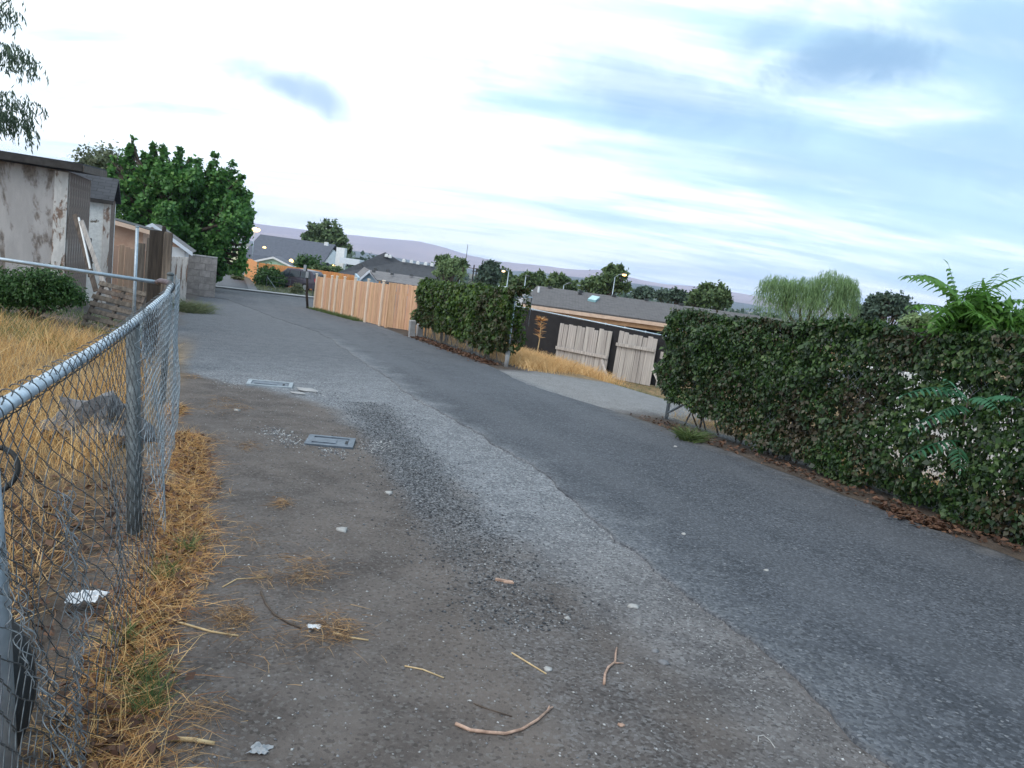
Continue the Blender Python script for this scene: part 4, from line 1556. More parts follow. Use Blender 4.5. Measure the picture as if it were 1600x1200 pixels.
# ================================================================== ORANGE BOARD FENCE BY THE STREET
F0, F1 = onground(491, 482), onground(603, 512)
T = Thing('board_fence', 'new orange brown cedar board fence with pale posts along the alley', 'fence', F1)
dv = (F1 - F0)
dv.z = 0
LN = dv.length
dv.normalize()
ang = math.atan2(dv.y, dv.x)
nb = int(LN / .142)
fb = [unit_box('board', .138, .02, 1.80, .012) for _ in range(1)][0]
nrm = Vector((dv.y, -dv.x, 0))
if nrm.dot(-F0) < 0:
    nrm = -nrm
for k in range(nb):
    p = F0 + dv * (.07 + .142 * k)
    T.piece('board', fb, 'cedar', gp(p.x, p.y, .03), rot=(random.uniform(-.006, .006), random.uniform(-.004, .004), ang), scale=(1, 1, 1 + random.uniform(-.008, .008)))
pm = unit_box('post', .095, .095, 1.93, .01)
pc = unit_box('post_cap', .13, .13, .045, .015)
for px in (492, 504, 515.5, 523, 535, 551.5, 571.5, 594.5):
    # along the fence line under the sighted column
    best = min((abs((lambda q: q.x / q.y)(F0 + dv * (LN * i / 400)) - cam_ray(px, 482 + (px - 491) * .27).x / cam_ray(px, 482 + (px - 491) * .27).y), i) for i in range(401))[1]
    p = F0 + dv * (LN * best / 400) + nrm * .06
    po = T.piece('post', pm, 'pale_post', gp(p.x, p.y, 0), rot=(0, 0, ang))
    c = link('post_cap', pc, 'pale_post', po, (0, 0, 1.935))
for hh in (.4, 1.5):
    T.part('rail', MB().box((gp(F0.x, F0.y, hh) + gp(F1.x, F1.y, hh)) / 2 - nrm * .035, gp(F1.x, F1.y) - gp(F0.x, F0.y), nrm * .04, UP * .09), 'cedar')
# return panel towards the drive, its stronger light put into a brighter board colour
R1 = W(28.6, 8.6)
dr = R1 - F1
dr.z = 0
LR = dr.length
dr.normalize()
a2 = math.atan2(dr.y, dr.x)
T = Thing('board_fence', 'brightest orange fence panel turning away from the alley beside the vine hedge', 'fence', F1)
for k in range(int(LR / .142)):
    p = F1 + dr * (.11 + .142 * k)
    T.piece('board', fb, 'cedar_bright', gp(p.x, p.y, .03), rot=(0, random.uniform(-.005, .005), a2), scale=(1, 1, 1.03 + random.uniform(-.01, .012)))
T.part('rail', MB().box((gp(F1.x, F1.y, 1.5) + gp(R1.x, R1.y, 1.5)) / 2 + Vector((-dr.y, dr.x, 0)) * .04, gp(R1.x, R1.y) - gp(F1.x, F1.y), Vector((-dr.y, dr.x, 0)) * .04, UP * .09), 'cedar_bright')
T.part('corner_post', MB().box(gp(F1.x, F1.y, .95), dv * .1, nrm * .1, UP * 1.9), 'cedar')

# dark stake with little boxes
q = onground(481, 482)
T = Thing('utility_stake', 'dark crooked wooden post with small grey boxes at its top, by the street', 'post', q)
t1 = at(478, 416, q.y)
t0 = q - UP * .1
T.part('pole', MB().tube([t0, t0.lerp(t1, .35) + Vector((-.02, 0, 0)), t0.lerp(t1, .7) + Vector((.05, 0, 0)), t1], [.075, .07, .062, .05], 8), 'tie_wood', smooth=True)
for dxx, zz_ in ((-.02, .1), (.13, -.25)):
    T.part('box', MB().box(t1 + Vector((dxx, -.07, zz_ - .2)), (.13, 0, 0), (0, .1, 0), (0, 0, .34)), 'plastic_grey')

# ================================================================== ACROSS THE STREET
# cedar fence round the green house
def far_fence(label, p0, p1, H, mat, bw=.16):
    T = Thing('board_fence', label, 'fence', gp(p0.x, p0.y), 'cedar fences across the street')
    d = p1 - p0
    d.z = 0
    n = int(d.length / (bw + .006))
    d.normalize()
    me = unit_box('board', bw, .02, H, .012)
    for k in range(n):
        p = p0 + d * ((bw + .006) * (k + .5))
        T.piece('board', me, mat, gp(p.x, p.y, .02), rot=(0, 0, math.atan2(d.y, d.x)), scale=(1, 1, 1 + random.uniform(-.01, .01)))
    e = p1
    T.part('rail', MB().box((gp(p0.x, p0.y, 1.3) + gp(p1.x, p1.y, 1.3)) / 2 + Vector((-d.y, d.x, 0)) * .04, gp(p1.x, p1.y) - gp(p0.x, p0.y), Vector((-d.y, d.x, 0)) * .03, UP * .09), mat)


far_fence('cedar fence running down the far alley towards the dark tree', W(86, 1.9), W(63.5, 2.3), 1.8, 'cedar_bright')
far_fence('cedar fence behind the parked dark car across the street', W(66, 2.5), W(64.5, 14.5), 1.75, 'cedar_bright')


def gable_house(name, label, px_l, px_r, px_peak, y_peak, y_eave_l, y_eave_r, Y, depth, mats, base_z=None):
    """house whose gable end faces the camera; true width taken at distance Y"""
    l, r, pk = at(px_l, y_eave_l, Y), at(px_r, y_eave_r, Y), at(px_peak, y_peak, Y)
    m = (l + r) / 2
    ze = (l.z + r.z) / 2
    T = Thing(name, label, 'house', gp(m.x, m.y))
    g = gz(m.x, m.y) - .3
    back = Vector((-.25, .97, 0)).normalized() * depth
    hw = (r - l).length / 2
    x0, x1 = Vector((m.x - hw * .93, Y, 0)), Vector((m.x + hw * .93, Y, 0))
    T.part('wall', MB().wall(x0, x1, g, g, ze, ze, .15), mats[0])
    T.part('wall', MB().wall(x0 + back * .02, x0 + back, g, g, ze, ze, .15), mats[0])
    T.part('wall', MB().wall(x1 + back * .02, x1 + back, g, g, ze, ze, -.15), mats[0])
    zp = pk.z
    c = Vector((pk.x, Y, 0))
    gm = MB()
    gm.add([flat(x0, ze), flat(x1, ze), flat(c, zp - .12), flat(x0 + back * .02, ze), flat(x1 + back * .02, ze), flat(c + back * .02, zp - .12)],
           [(0, 1, 2), (5, 4, 3), (0, 3, 4, 1), (1, 4, 5, 2), (2, 5, 3, 0)])
    T.part('gable', gm, mats[0])
    rm, tm = MB(), MB()
    for e, sg in ((l, -1), (r, 1)):
        e0 = flat(e, ze - .05) - back * .03
        r0 = flat(c, zp) - back * .03
        rm.slab([e0, e0 + back * 1.05, r0 + back * 1.05, r0], .1)
        tm.wall(e0 - back * .004, r0 - back * .004, e0.z - .2, r0.z - .2, e0.z + .0, r0.z + .0, -.04 * sg)
    rf = T.part('roof', rm, mats[1], uv=True)
    T.part('roof_trim', tm, mats[2], rf)
    return T, m, ze, zp, g


T, m, ze, zp, g = gable_house('green_house', 'pale green house with white roof edges across the street', 390, 461, 427, 401, 407.5, 417.5, 80, 9, ('green_siding', 'shingle_slate', 'white_paint'))
w_ = m + Vector((.9, 0, 0))
fr = T.part('window', MB().box(Vector((w_.x, 79.95, ze - .75)), (1.0, 0, 0), (0, .06, 0), (0, 0, 1.0)), 'white_paint')
T.part('pane', MB().box(Vector((w_.x, 79.915, ze - .75)), (.84, 0, 0), (0, .03, 0), (0, 0, .84)), 'car_glass', fr)

# steep-roofed church, lit by its wall lamps
Yc = 108
r0, r1 = at(407, 366, Yc), at(524, 382, Yc + 4)
e0, e1 = at(416, 401, Yc - 7), at(532, 416, Yc - 3)
T = Thing('church', 'church with a tall steep slate roof, white ends and lit lamps', 'church', gp(r0.x + 5, Yc))
zr, ze = r0.z, e0.z
zr1 = zr
rd = (flat(r1, 0) - flat(r0, 0))
e0 = Vector((r0.x + .35, Yc - 7.2, ze))
e1 = e0 + rd
f0, f1 = e0 + Vector((.3, 14.4, 0)), e1 + Vector((.3, 14.4, 0))
R0, R1_ = flat(r0, zr), flat(r1, zr)
lowz = ze - 1.9
lo0, lo1 = e0 + Vector((.1, -2.6, -1.9)), e1 + Vector((.1, -2.6, -1.9))
rf = T.part('roof', MB().slab([e0, e1, R1_, R0], .2).slab([f0, f1, R1_, R0], .2).slab([lo0, lo1, e1 - UP * .02, e0 - UP * .02], .2), 'shingle_slate', uv=True)
gw = MB()
for a, b, c in ((e0 + Vector((-.12, 1.0, 0)), f0 + Vector((-.12, -1.0, 0)), R0 + Vector((-.12, 0, -.8))), (e1 + Vector((-.4, 1.0, 0)), f1 + Vector((-.4, -1, 0)), R1_ + Vector((-.4, 0, -.8)))):
    gw.add([a, b, c, a + Vector((.3, 0, 0)), b + Vector((.3, 0, 0)), c + Vector((.3, 0, 0))], [(0, 1, 2), (5, 4, 3), (0, 3, 4, 1), (1, 4, 5, 2), (2, 5, 3, 0)])
T.part('gable', gw, 'white_paint')
gb = gz(r0.x, Yc) - .5
ww = MB()
ww.wall(lo0 + Vector((.2, .6, 0)), lo1 + Vector((-.2, .6, 0)), gb, gb, lowz - .1, lowz - .1, .3)
T.part('wall', ww, 'white_paint')
# lower front wing seen below the leaves
wl_, wr_ = at(345, 380, Yc - 3), at(414, 388, Yc - 3)
wing = T.part('wing', MB().wall(wl_, wr_, gb, gb, wl_.z - .4, wl_.z - .4, 5), 'lamplit_wall')
T.part('wing_parapet', MB().wall(wl_ - Vector((.1, .06, 0)), wr_ + Vector((.1, -.06, 0)), wl_.z - .4, wl_.z - .4, wl_.z - .05, wl_.z - .05, .4), 'white_paint', wing)
ch0, ch1 = at(526, 386, Yc - 1), at(539, 387, Yc - 1)
T.part('tower', MB().wall(ch0, ch1, gb, gb, ch0.z, ch0.z, 1.4), 'white_paint')
c0, c1 = at(531, 402, Yc - 4), at(562, 408, Yc - 4)
T.part('porch_roof', MB().wall(c0, c1, c0.z - .8, c0.z - .8, c0.z, c0.z, 3), 'white_trim')
for px, py, YY in ((413, 388, Yc - 3.6), (455, 408, Yc - 11), (521, 417, Yc - 11)):
    p = at(px, py, YY)
    T.part('lamp', MB().blob(p, .28, 1, 0, 2), 'lamp_warm', smooth=True)
    T.part('lamp_bracket', MB().tube([p, p + Vector((0, .9, .1))], .05, 6), 'vent_metal')
p = at(511, 414, Yc - 10.6)
T.part('round_window', MB().tube([p, p + Vector((0, .1, 0))], .32, 16), 'car_glass')
p = at(510, 381, Yc)
T.part('roof_vent', MB().box(p, (.5, 0, 0), (0, .5, 0), (0, 0, .5)), 'white_paint')

# dark hip-roofed hall with bright ridge vents
Yh = 72
pk = at(602, 394, Yh)
ev = at(532, 428, Yh - 5)
rr1 = at(700, 418, Yh)
T = Thing('hip_roof_hall', 'large dark hip roofed building with a row of small white ridge vents', 'building', gp(pk.x, Yh))
ez_ = ev.z
L0, L1 = Vector((ev.x - .4, Yh - 5, ez_)), Vector((rr1.x - .6, Yh - 5, ez_))
B0_, B1_ = L0 + Vector((0, 11, 0)), L1 + Vector((0, 11, 0))
zl = at(640, 410.5, Yh).z
P0, P1, P2 = pk, Vector((at(626, 408, Yh).x, Yh, zl)), Vector((rr1.x - .6, Yh, zl))
mb = MB()
mid_f = Vector((P1.x, Yh - 5, ez_))
mid_b = Vector((P1.x, Yh + 6, ez_))
mb.add([L0, mid_f, P1, P0, B0_, mid_b, L1, P2, B1_], [(0, 1, 2, 3), (4, 0, 3), (5, 4, 3, 2), (1, 6, 7, 2), (8, 5, 2, 7), (6, 8, 7)])
rf = T.part('roof', mb, 'shingle_dark', uv=True)
g = gz(pk.x, Yh) - .5
ends = (L0 + Vector((.5, .5, 0)), L1 + Vector((-.5, .5, 0)), B1_ + Vector((-.5, -.5, 0)), B0_ + Vector((.5, -.5, 0)))
for a, b in zip(ends, ends[1:] + ends[:1]):
    T.part('wall', MB().wall(a, b, g, g, ez_ - .02, ez_ - .02, .2), 'brown_wall')
T.part('fascia', MB().wall(L0 + Vector((0, -.03, 0)), L1 + Vector((0, -.03, 0)), ez_ - .22, ez_ - .22, ez_ - .01, ez_ - .01, .05), 'white_paint', rf)
for px, py in ((604, 399.5), (609.5, 401), (631, 407.5), (643, 409), (653, 411), (665, 412.5), (675, 414)):
    p = at(px, py, Yh - .6)
    T.part('roof_vent', MB().box(p, (.30, 0, 0), (0, .3, 0), (0, 0, .24)).box(p + UP * .14, (.18, 0, 0), (0, .2, 0), (0, 0, .1)), 'white_paint', rf)
for px, py in ((564, 415), (587, 421), (606, 423)):
    p = at(px, py, Yh - 3.6)
    T.part('roof_vent', MB().box(p, (.3, 0, 0), (0, .3, 0), (0, 0, .25)), 'vent_metal', rf)

# pale roofed blue house in front of it
T, m, ze, zp, g = gable_house('blue_house', 'small blue grey gabled house with a worn pale roof, behind the orange fence', 562, 590, 577, 421.5, 434, 437, 54, 10, ('blue_siding', 'shingle_pale', 'white_trim'))
# its long roof running off behind the hedge
p0, p1 = at(577, 421.5, 54), at(668, 434, 52)
q0, q1 = at(589, 437, 51), at(680, 449, 49)
rf = T.part('long_roof', MB().slab([Vector((q0.x, q0.y, q0.z)), Vector((q1.x, q1.y, q0.z)), Vector((p1.x, p1.y, p0.z)), Vector((p0.x, p0.y, p0.z))], .1), 'shingle_pale', uv=True)
T.part('wall', MB().wall(q0 + Vector((.2, .3, 0)), q1 + Vector((-.2, .3, 0)), g, g, q0.z - .12, q0.z - .12, .15), 'blue_siding')
for px, py in ((584, 424), (613, 428), (625, 438), (638, 437), (643, 430)):
    p = at(px, py, 52)
    T.part('roof_vent', MB().box(p, (.22, 0, 0), (0, .22, 0), (0, 0, .16)), 'vent_metal', rf)

# bushes across the street
def bush(name, label, px, py, Y, rx, rz, n, lf, mat, group='bushes across the street'):
    c = at(px, py, Y)
    m = Y / F_PX
    b = gp(c.x, Y)
    lb = [lobe(px, py, Y, rx, rz), lobe(px - rx * .45, py + rz * .35, Y, rx * .6, rz * .7), lobe(px + rx * .45, py + rz * .35, Y, rx * .6, rz * .7),
          lobe(px - rx * .2, py - rz * .5, Y, rx * .4, rz * .6), lobe(px + rx * .3, py - rz * .45, Y, rx * .35, rz * .55)]
    return tree(name, label, b, lb, n, lf, mat, 'bush', group, trunk_r=.06, cluster=.2)


def groundY(px, py):
    return onground(px, py).y


bush('bush', 'feathery dark green bush in front of the green house', 421, 434, groundY(420, 449), 22, 15, 4600, .20, 'bush_leaf')
bush('bush', 'rounded dark tree bush right of the green house gable', 482, 416, 84, 22, 15, 3600, .34, 'bush_leaf')
bush('bush', 'low dark bush along the fence under the church lamp', 520, 425, 80, 16, 9, 1800, .3, 'far_leaf')
bush('bush', 'low dark bush beside the rounded one, behind the little boxes', 496, 425, 82, 14, 9, 1600, .3, 'far_leaf')
bush('bush', 'small yellowish weed bush in front of the parked car', 464, 451, groundY(464, 459), 9, 7, 1300, .13, 'weed_leaf')
bush('bush', 'dark low bushes at the far alley bend under the maple', 358, 420, 74, 16, 8, 2200, .25, 'bush_leaf')
bush('bush', 'small round bush at the foot of the far alley fence', 372, 431, 64, 8, 7, 1000, .2, 'weed_leaf')

# low wire fence before the bush
g0 = onground(416, 451)
T = Thing('wire_fence', 'low wire fence with thin pale posts before the feathery bush', 'fence', g0)
pts = [onground(416, 451), onground(452, 457), onground(488, 464)]
for i, p in enumerate(pts):
    T.part('post', MB().tube([p - UP * .1, p + UP * 1.05], .02, 8), 'galv_dull')
for h in (.25, .6, .98):
    T.part('strand', MB().tube([p + UP * h for p in pts], .006, 5), 'galv_dull')
T.part('brace', MB().tube([pts[0] + UP * .9, pts[0] + Vector((.75, .1, .05))], .015, 6), 'galv')


# parked dark SUV
def car(c, heading, label):
    T = Thing('parked_car', label, 'car', c)
    fx = Vector((math.cos(heading), math.sin(heading), 0))
    fy = Vector((-fx.y, fx.x, 0))

    def P(x, y, z):
        return c + fx * x + fy * y + UP * z
    prof = [(-2.25, .45), (-2.30, .80), (-2.22, 1.02), (-2.05, 1.45), (-1.80, 1.70), (-.6, 1.76), (.35, 1.70), (1.05, 1.12), (1.9, 1.02), (2.25, .86), (2.32, .55), (2.25, .32), (-2.2, .30)]
    mb = MB()
    ys = [(-.92, .93), (-.86, 1.0), (.86, 1.0), (.92, .93)]
    n = len(prof)
    for y, k in ys:
        for x, z in prof:
            yy = y * (1 - .14 * max(0, (z - 1.0) / .76))
            mb.v.append(P(x * (.985 if k < 1 else 1), yy, z if k == 1 else .96 * (z - .5) + .5))
    for j in range(3):
        for i in range(n):
            i2 = (i + 1) % n
            mb.f.append((j * n + i, j * n + i2, (j + 1) * n + i2, (j + 1) * n + i))
    mb.f.append(tuple(reversed(range(n))))
    mb.f.append(tuple(range(3 * n, 4 * n)))
    T.part('body', mb, 'car_paint', smooth=False)
    for sd in (-1, 1):
        for xa, xb, xc, xd in ((-1.85, -.95, -.95, -1.70), (-.87, .05, .0, -.87), (.12, .88, .36, .08)):
            q = [P(xa, sd * .925, 1.08), P(xb, sd * .925, 1.08), P(xc, sd * .835, 1.60), P(xd, sd * .835, 1.60)]
            m2 = MB()
            nn = fy * sd * .015
            m2.hexa([p - nn for p in q] + [p + nn for p in q])
            T.part('window', m2, 'car_glass')
        for x in (-.9, .1):
            T.part('door_handle', MB().box(P(x - .2, sd * .93, .98), fx * .18, fy * .03, UP * .03), 'rim_metal')
        T.part('tail_light', MB().box(P(-2.24, sd * .78, 1.0), fx * .12, fy * .22, UP * .30), 'tail_red')
        T.part('headlight', MB().box(P(2.2, sd * .70, .84), fx * .16, fy * .36, UP * .16), 'skylight')
        T.part('mirror', MB().box(P(.95, sd * 1.0, 1.13), fx * .14, fy * .18, UP * .13), 'car_paint')
        for x in (-1.42, 1.42):
            wh = T.part('wheel', MB().tube([P(x, sd * .72, .34), P(x, sd * .935, .34)], .34, 20), 'rubber')
            T.part('rim', MB().tube([P(x, sd * .90, .34), P(x, sd * .945, .34)], .21, 14), 'rim_metal', wh)
    T.part('windscreen', MB().hexa([P(1.02, -.74, 1.16), P(1.02, .74, 1.16), P(.42, .68, 1.655), P(.42, -.68, 1.655), P(1.05, -.74, 1.18), P(1.05, .74, 1.18), P(.45, .68, 1.675), P(.45, -.68, 1.675)]), 'car_glass')
    T.part('rear_window', MB().hexa([P(-2.19, -.7, 1.1), P(-2.19, .7, 1.1), P(-2.06, .66, 1.5), P(-2.06, -.66, 1.5), P(-2.215, -.7, 1.11), P(-2.215, .7, 1.11), P(-2.085, .66, 1.51), P(-2.085, -.66, 1.51)]), 'car_glass')
    T.part('bumper', MB().box(P(-2.28, 0, .48), fx * .1, fy * 1.6, UP * .22), 'plastic_grey')


cc = onground(458, 452.5)
car(gp(cc.x, cc.y + .5), math.radians(180 - 14), 'dark purple grey parked car half hidden by the feathery bush')

# ================================================================== THE LOT BEHIND THE DRIVE
def lotpt(px, k=None):
    """plan point of the black screen fence under a photo column"""
    k = (px - 800) / 245
    Y = 34 - 4 * k
    d = cam_ray(px, 480 + .19 * (px - 800))
    return Vector((d.x / d.y * Y, Y, 0))


LA, LB = lotpt(780), lotpt(1075)
ld = (LB - LA)
LL = ld.length
ld.normalize()
lnrm = Vector((ld.y, -ld.x, 0))
za, zb = at(800, 477, 34).z, at(1045, 526, 30).z
zfun = lambda p: za + (zb - za) * (p.x - lotpt(800).x) / (lotpt(1045).x - lotpt(800).x)
T = Thing('screen_fence', 'chain link fence wrapped in black privacy screen behind the dry grass', 'fence', gp(LA.x, LA.y))
T.part('top_rail', MB().tube([flat(LA, zfun(LA)), flat(LB, zfun(LB))], .03, 8), 'galv_bright', smooth=True)
nseg = 40
vv, ff = [], []
for i in range(nseg + 1):
    p = LA + ld * (LL * i / nseg)
    for j in range(7):
        h = gz(p.x, p.y) + .05 + (zfun(p) - .03 - gz(p.x, p.y) - .05) * j / 6
        o_ = lnrm * (.045 + .02 * pnoise(i * .6, j * .8, 1, 3) * (1 if j < 6 else .2))
        vv.append(flat(p + o_, h))
for i in range(nseg):
    for j in range(6):
        ff.append((i * 7 + j, (i + 1) * 7 + j, (i + 1) * 7 + j + 1, i * 7 + j + 1))
T.part('screen', MB().add(vv, ff), 'black_cloth', smooth=True)
for k in range(6):
    p = LA + ld * (LL * k / 5)
    T.part('post', MB().tube([gp(p.x, p.y, -.1), flat(p, zfun(p) + .05)], .03, 8), 'galv', smooth=True)


def gate_panel(label, pxa, pxb, yta, ytb, yba, nbd, rails, brace):
    a, b = lotpt(pxa) + lnrm * .28, lotpt(pxb) + lnrm * .42
    T = Thing('gate_panel', label, 'gate', gp(a.x, a.y), 'weathered gate panels propped on the black screen')
    d = b - a
    ln = d.length
    d.normalize()
    an = math.atan2(d.y, d.x)
    nn = Vector((d.y, -d.x, 0))
    ya, yb_ = at(pxa + 4, yta, a.y).z, at(pxb, ytb, b.y).z
    bw = ln / nbd
    me = unit_box('board', bw - .012, .02, 1.0, .004)
    for k in range(nbd):
        p = a + d * (bw * (k + .5))
        zt_ = ya + (yb_ - ya) * (k + .5) / nbd + random.choice((-.06, -.02, .0, .03, .02))
        T.piece('board', me, 'grey_wood', gp(p.x, p.y, .02), rot=(-.03, .0 + random.uniform(-.008, .008), an), scale=(1, 1, zt_ - gz(p.x, p.y)))
    for hz in rails:
        m_ = (a + b) / 2 + nn * (.035 + .03)
        T.part('rail', MB().box(gp(m_.x, m_.y, hz), d * ln + UP * (gz(b.x, b.y) - gz(a.x, a.y)), nn * .03, UP * .13), 'grey_wood')
    (x0, y0), (x1, y1) = brace
    p0, p1 = at(x0, y0, a.y - .15), at(x1, y1, b.y - .75)
    p1.z = gz(p1.x, p1.y) + .02
    ax = (p0 - p1)
    sd_ = ax.normalized().cross(nn).normalized()
    T.part('brace', MB().box((p0 + p1) / 2, sd_ * .11, ax.normalized().cross(sd_) * .04, ax), 'grey_wood')


gate_panel('grey weathered plank gate with a mid rail and slanting prop, nearer the orange fence', 881, 964, 508, 519, 556, 12, (.88,), ((930, 526), (953, 566)))
gate_panel('grey weathered plank gate with a high rail, nearer the ivy hedge', 972, 1034, 519, 531, 570, 8, (1.48,), ((1004, 540), (1039, 577)))
a = lotpt(1041) + lnrm * .1
one('plank', 'pale board scrap standing at the edge of the ivy hedge past the second gate', 'plank', MB().box(gp(a.x, a.y, .75), ld * .16, lnrm * .03, UP * 1.45), 'grey_wood', gp(a.x, a.y))

# long low brown-roofed house
hd = ld.copy()
def hz_(px, py, Y):
    return at(px, py, Y)


E0 = hz_(815, 473.5, 38.5)
E1 = hz_(1050, 504.5, 38.2)
hd = E1 - E0
hd.z = 0
hd.normalize()
hn = Vector((-hd.y, hd.x, 0))          # away from the camera
if hn.y < 0:
    hn = -hn
ez_ = (E0.z + E1.z) / 2
E0 = flat(E0, ez_ + .02)
E2 = E0 + hd * 17.0
K0 = hz_(840, 446.5, 42.5)
wdt = 4.3
zr = K0.z
T = Thing('low_house', 'long low house with a brown shingled roof, tan eaves and roof vents', 'house', gp(E0.x, E0.y))
_k = E0 + hn * wdt
_rr = cam_ray(839, 447)
_q = _rr.x / _rr.y
K0 = flat(_k + hd * ((_q * _k.y - _k.x) / (hd.x - _q * hd.y)), zr)
K1 = flat(E2 + hn * wdt, zr)
Bk0, Bk1 = E0 + hn * 2 * wdt, E2 + hn * 2 * wdt
mb = MB()
mb.slab([E0, E2, K1, K0], .08).slab([Bk0, Bk1, K1, K0], .08)
mb.add([E0 - UP * .01, Bk0 - UP * .01, K0 - UP * .01], [(0, 1, 2)])
rf = T.part('roof', mb, 'shingle_brown', uv=True)
T.part('fascia', MB().wall(E0 - hn * .03, E2 - hn * .03, E0.z - .26, E2.z - .26, E0.z - .08, E2.z - .08, .025), 'peach_trim', rf)
T.part('soffit_beam', MB().wall(E0 + hn * .12, E2 + hn * .12, E0.z - .50, E2.z - .50, E0.z - .27, E2.z - .27, .12), 'brown_wall')
g = gz(E0.x, E0.y) - .6
w0, w1 = E0 + hn * 2.2 + hd * .4, E2 + hn * 2.2
T.part('wall', MB().wall(w0, w1, g - .3, g - .3, ez_ - .25, ez_ - .35, .15), 'dark_trim')  # front wall coloured near black, shade under the eave painted in
w0, w1 = E0 + hn * 2.0 + hd * .4, E0 + hn * (2 * wdt - .3) + hd * .4
T.part('wall', MB().wall(w0, w1, g, g, ez_ - .15, ez_ - .15, -.15), 'brown_wall')
for k in range(6):
    p = E0 + hd * (.3 + 2.6 * k) + hn * .18
    T.part('porch_post', MB().box(Vector((p.x, p.y, (g + ez_ - .5) / 2)), hd * .11, hn * .11, UP * (ez_ - .5 - g)), 'grey_wood')


def on_roof(px, py):
    """sighted point on the front slope"""
    d = cam_ray(px, py)
    n = (E2 - E0).cross(K0 - E0).normalized()
    o = Vector((0, 0, EYE))
    k = (E0 - o).dot(n) / d.dot(n)
    return o + d * k, n if n.z > 0 else -n


for px, py in ((859, 450.5), (906, 460), (907.5, 456.5), (959, 463.5), (1010, 470), (1064, 477)):
    p, n = on_roof(px, py)
    T.part('roof_vent', MB().box(p + n * .04, hd * .2, hn * .2, n * .08).box(p + n * .10, hd * .26, hn * .24, n * .035), 'vent_metal', rf)
p, n = on_roof(841, 457)
T.part('vent_pipe', MB().tube([p, p + UP * .32], .06, 8), 'white_paint', rf)
sk = [on_roof(x, y)[0] for x, y in ((918, 470), (930, 472.5), (937, 467), (925, 464.5))]
sko = MB().slab([q + n * .12 for q in sk], .14)
so = T.part('skylight', sko, 'skylight', rf)
# little pale structures behind the vine hedge
q = at(806, 452, 44)
one('flat_roof_shed', 'small pale flat roofed shed seen just over the vine hedge by the lamp posts', 'shed',
    MB().box(Vector((q.x + .2, 44, (q.z + gz(q.x, 44)) / 2 - .1)), (2.2, 0, 0), (0, 2.2, 0), (0, 0, q.z - gz(q.x, 44) - .15)).box(Vector((q.x + .2, 44, q.z + .02)), (2.5, 0, 0), (0, 2.5, 0), (0, 0, .1)), 'white_trim', gp(q.x, 44))

# white board fence glimpsed through the ivy
p0 = W(9.3, 10.2)
T = Thing('white_fence', 'white board fence glimpsed through the gaps of the ivy hedge', 'fence', p0)
wb = unit_box('board', .19, .03, 1.55, .01)
for k in range(44):
    p = W(9.3 - .2 * k, 10.2)
    T.piece('board', wb, 'white_paint', p, rot=(0, 0, A + math.pi / 2))
for h in (.3, 1.3):
    T.part('rail', MB().box((W(9.4, 10.25, h) + W(.6, 10.25, h)) / 2, W(9.4, 10.25, h) - W(.6, 10.25, h), NV * .04, UP * .12), 'white_paint')


# ---- street lamps and poles
def lamp(label, px, ytop, ybot, Y, arm, mat='lamp_pale', pole='galv', r=.045, head=True, lit=True, bulb=.12):
    tp, bt = at(px, ytop, Y), at(px, ybot, Y)
    b = gp(tp.x, Y)
    T = Thing('street_lamp', label, 'street lamp', b, 'street lamps over the far roofs')
    m = Y / F_PX
    he = tp + Vector((arm[0] * m, -.3, -arm[1] * m))
    T.part('pole', MB().tube([b - UP * .1, b.lerp(tp, .5), tp], [r * 1.2, r, r * .8], 8), pole, smooth=True)
    T.part('arm', MB().tube([tp, tp.lerp(he, .4) + UP * abs(he.x - tp.x) * .15, tp.lerp(he, .8) + UP * abs(he.x - tp.x) * .1, he], r * .6, 6), pole, smooth=True)
    hs = T.part('lamp_head', MB().blob(he + UP * .05, (.22, .13, .06), 1, 0, 2), 'vent_metal', smooth=True)
    if lit:
        T.part('lens', MB().blob(he - UP * .05, (bulb * 1.3, bulb, bulb * .7), 1, 0, 2), mat, hs, smooth=True)


lamp('glowing street lamp at the edge of the maple crown', 398, 354, 420, 95, (4, 4), 'lamp_warm', bulb=.4)
lamp('glowing street lamp over the dark rounded tree', 722, 405, 440, 92, (-7, 3), 'lamp_warm', bulb=.35)
lamp('pale lamp post with a soft glow left of the flat roofed shed', 795, 424, 452, 64, (-8, 0), 'lamp_soft', bulb=.12)
lamp('straight white pole standing over the peak of the brown roof', 822, 430, 455, 58, (2, 2), lit=False, r=.04)
lamp('yellow lit street lamp in front of the tallest loose tree', 961, 433, 464, 60, (13, -6), 'lamp_warm', bulb=.14, r=.04)
lamp('small curved lamp post beside the round green tree', 881, 446, 462, 70, (8, -4), lit=False, r=.05)
q = at(731, 382, 90)
one('antenna_mast', 'very thin tall antenna mast rising against the hills', 'antenna', MB().tube([gp(q.x, 90, -.1), q], [.06, .035], 6), 'vent_metal', gp(q.x, 90))
for px, yt, lab in ((741, 414, 'thin dark utility pole beside the antenna mast'), (745, 419, 'shorter dark utility pole right of the antenna mast')):
    q = at(px, yt, 130)
    T = Thing('utility_pole', lab, 'pole', gp(q.x, 130), 'far utility poles')
    T.part('pole', MB().tube([gp(q.x, 130, -.1), q], .12, 6), 'tie_wood')
    T.part('crossarm', MB().box(q - UP * .6, (1.6, 0, 0), (0, .1, 0), (0, 0, .12)), 'tie_wood')

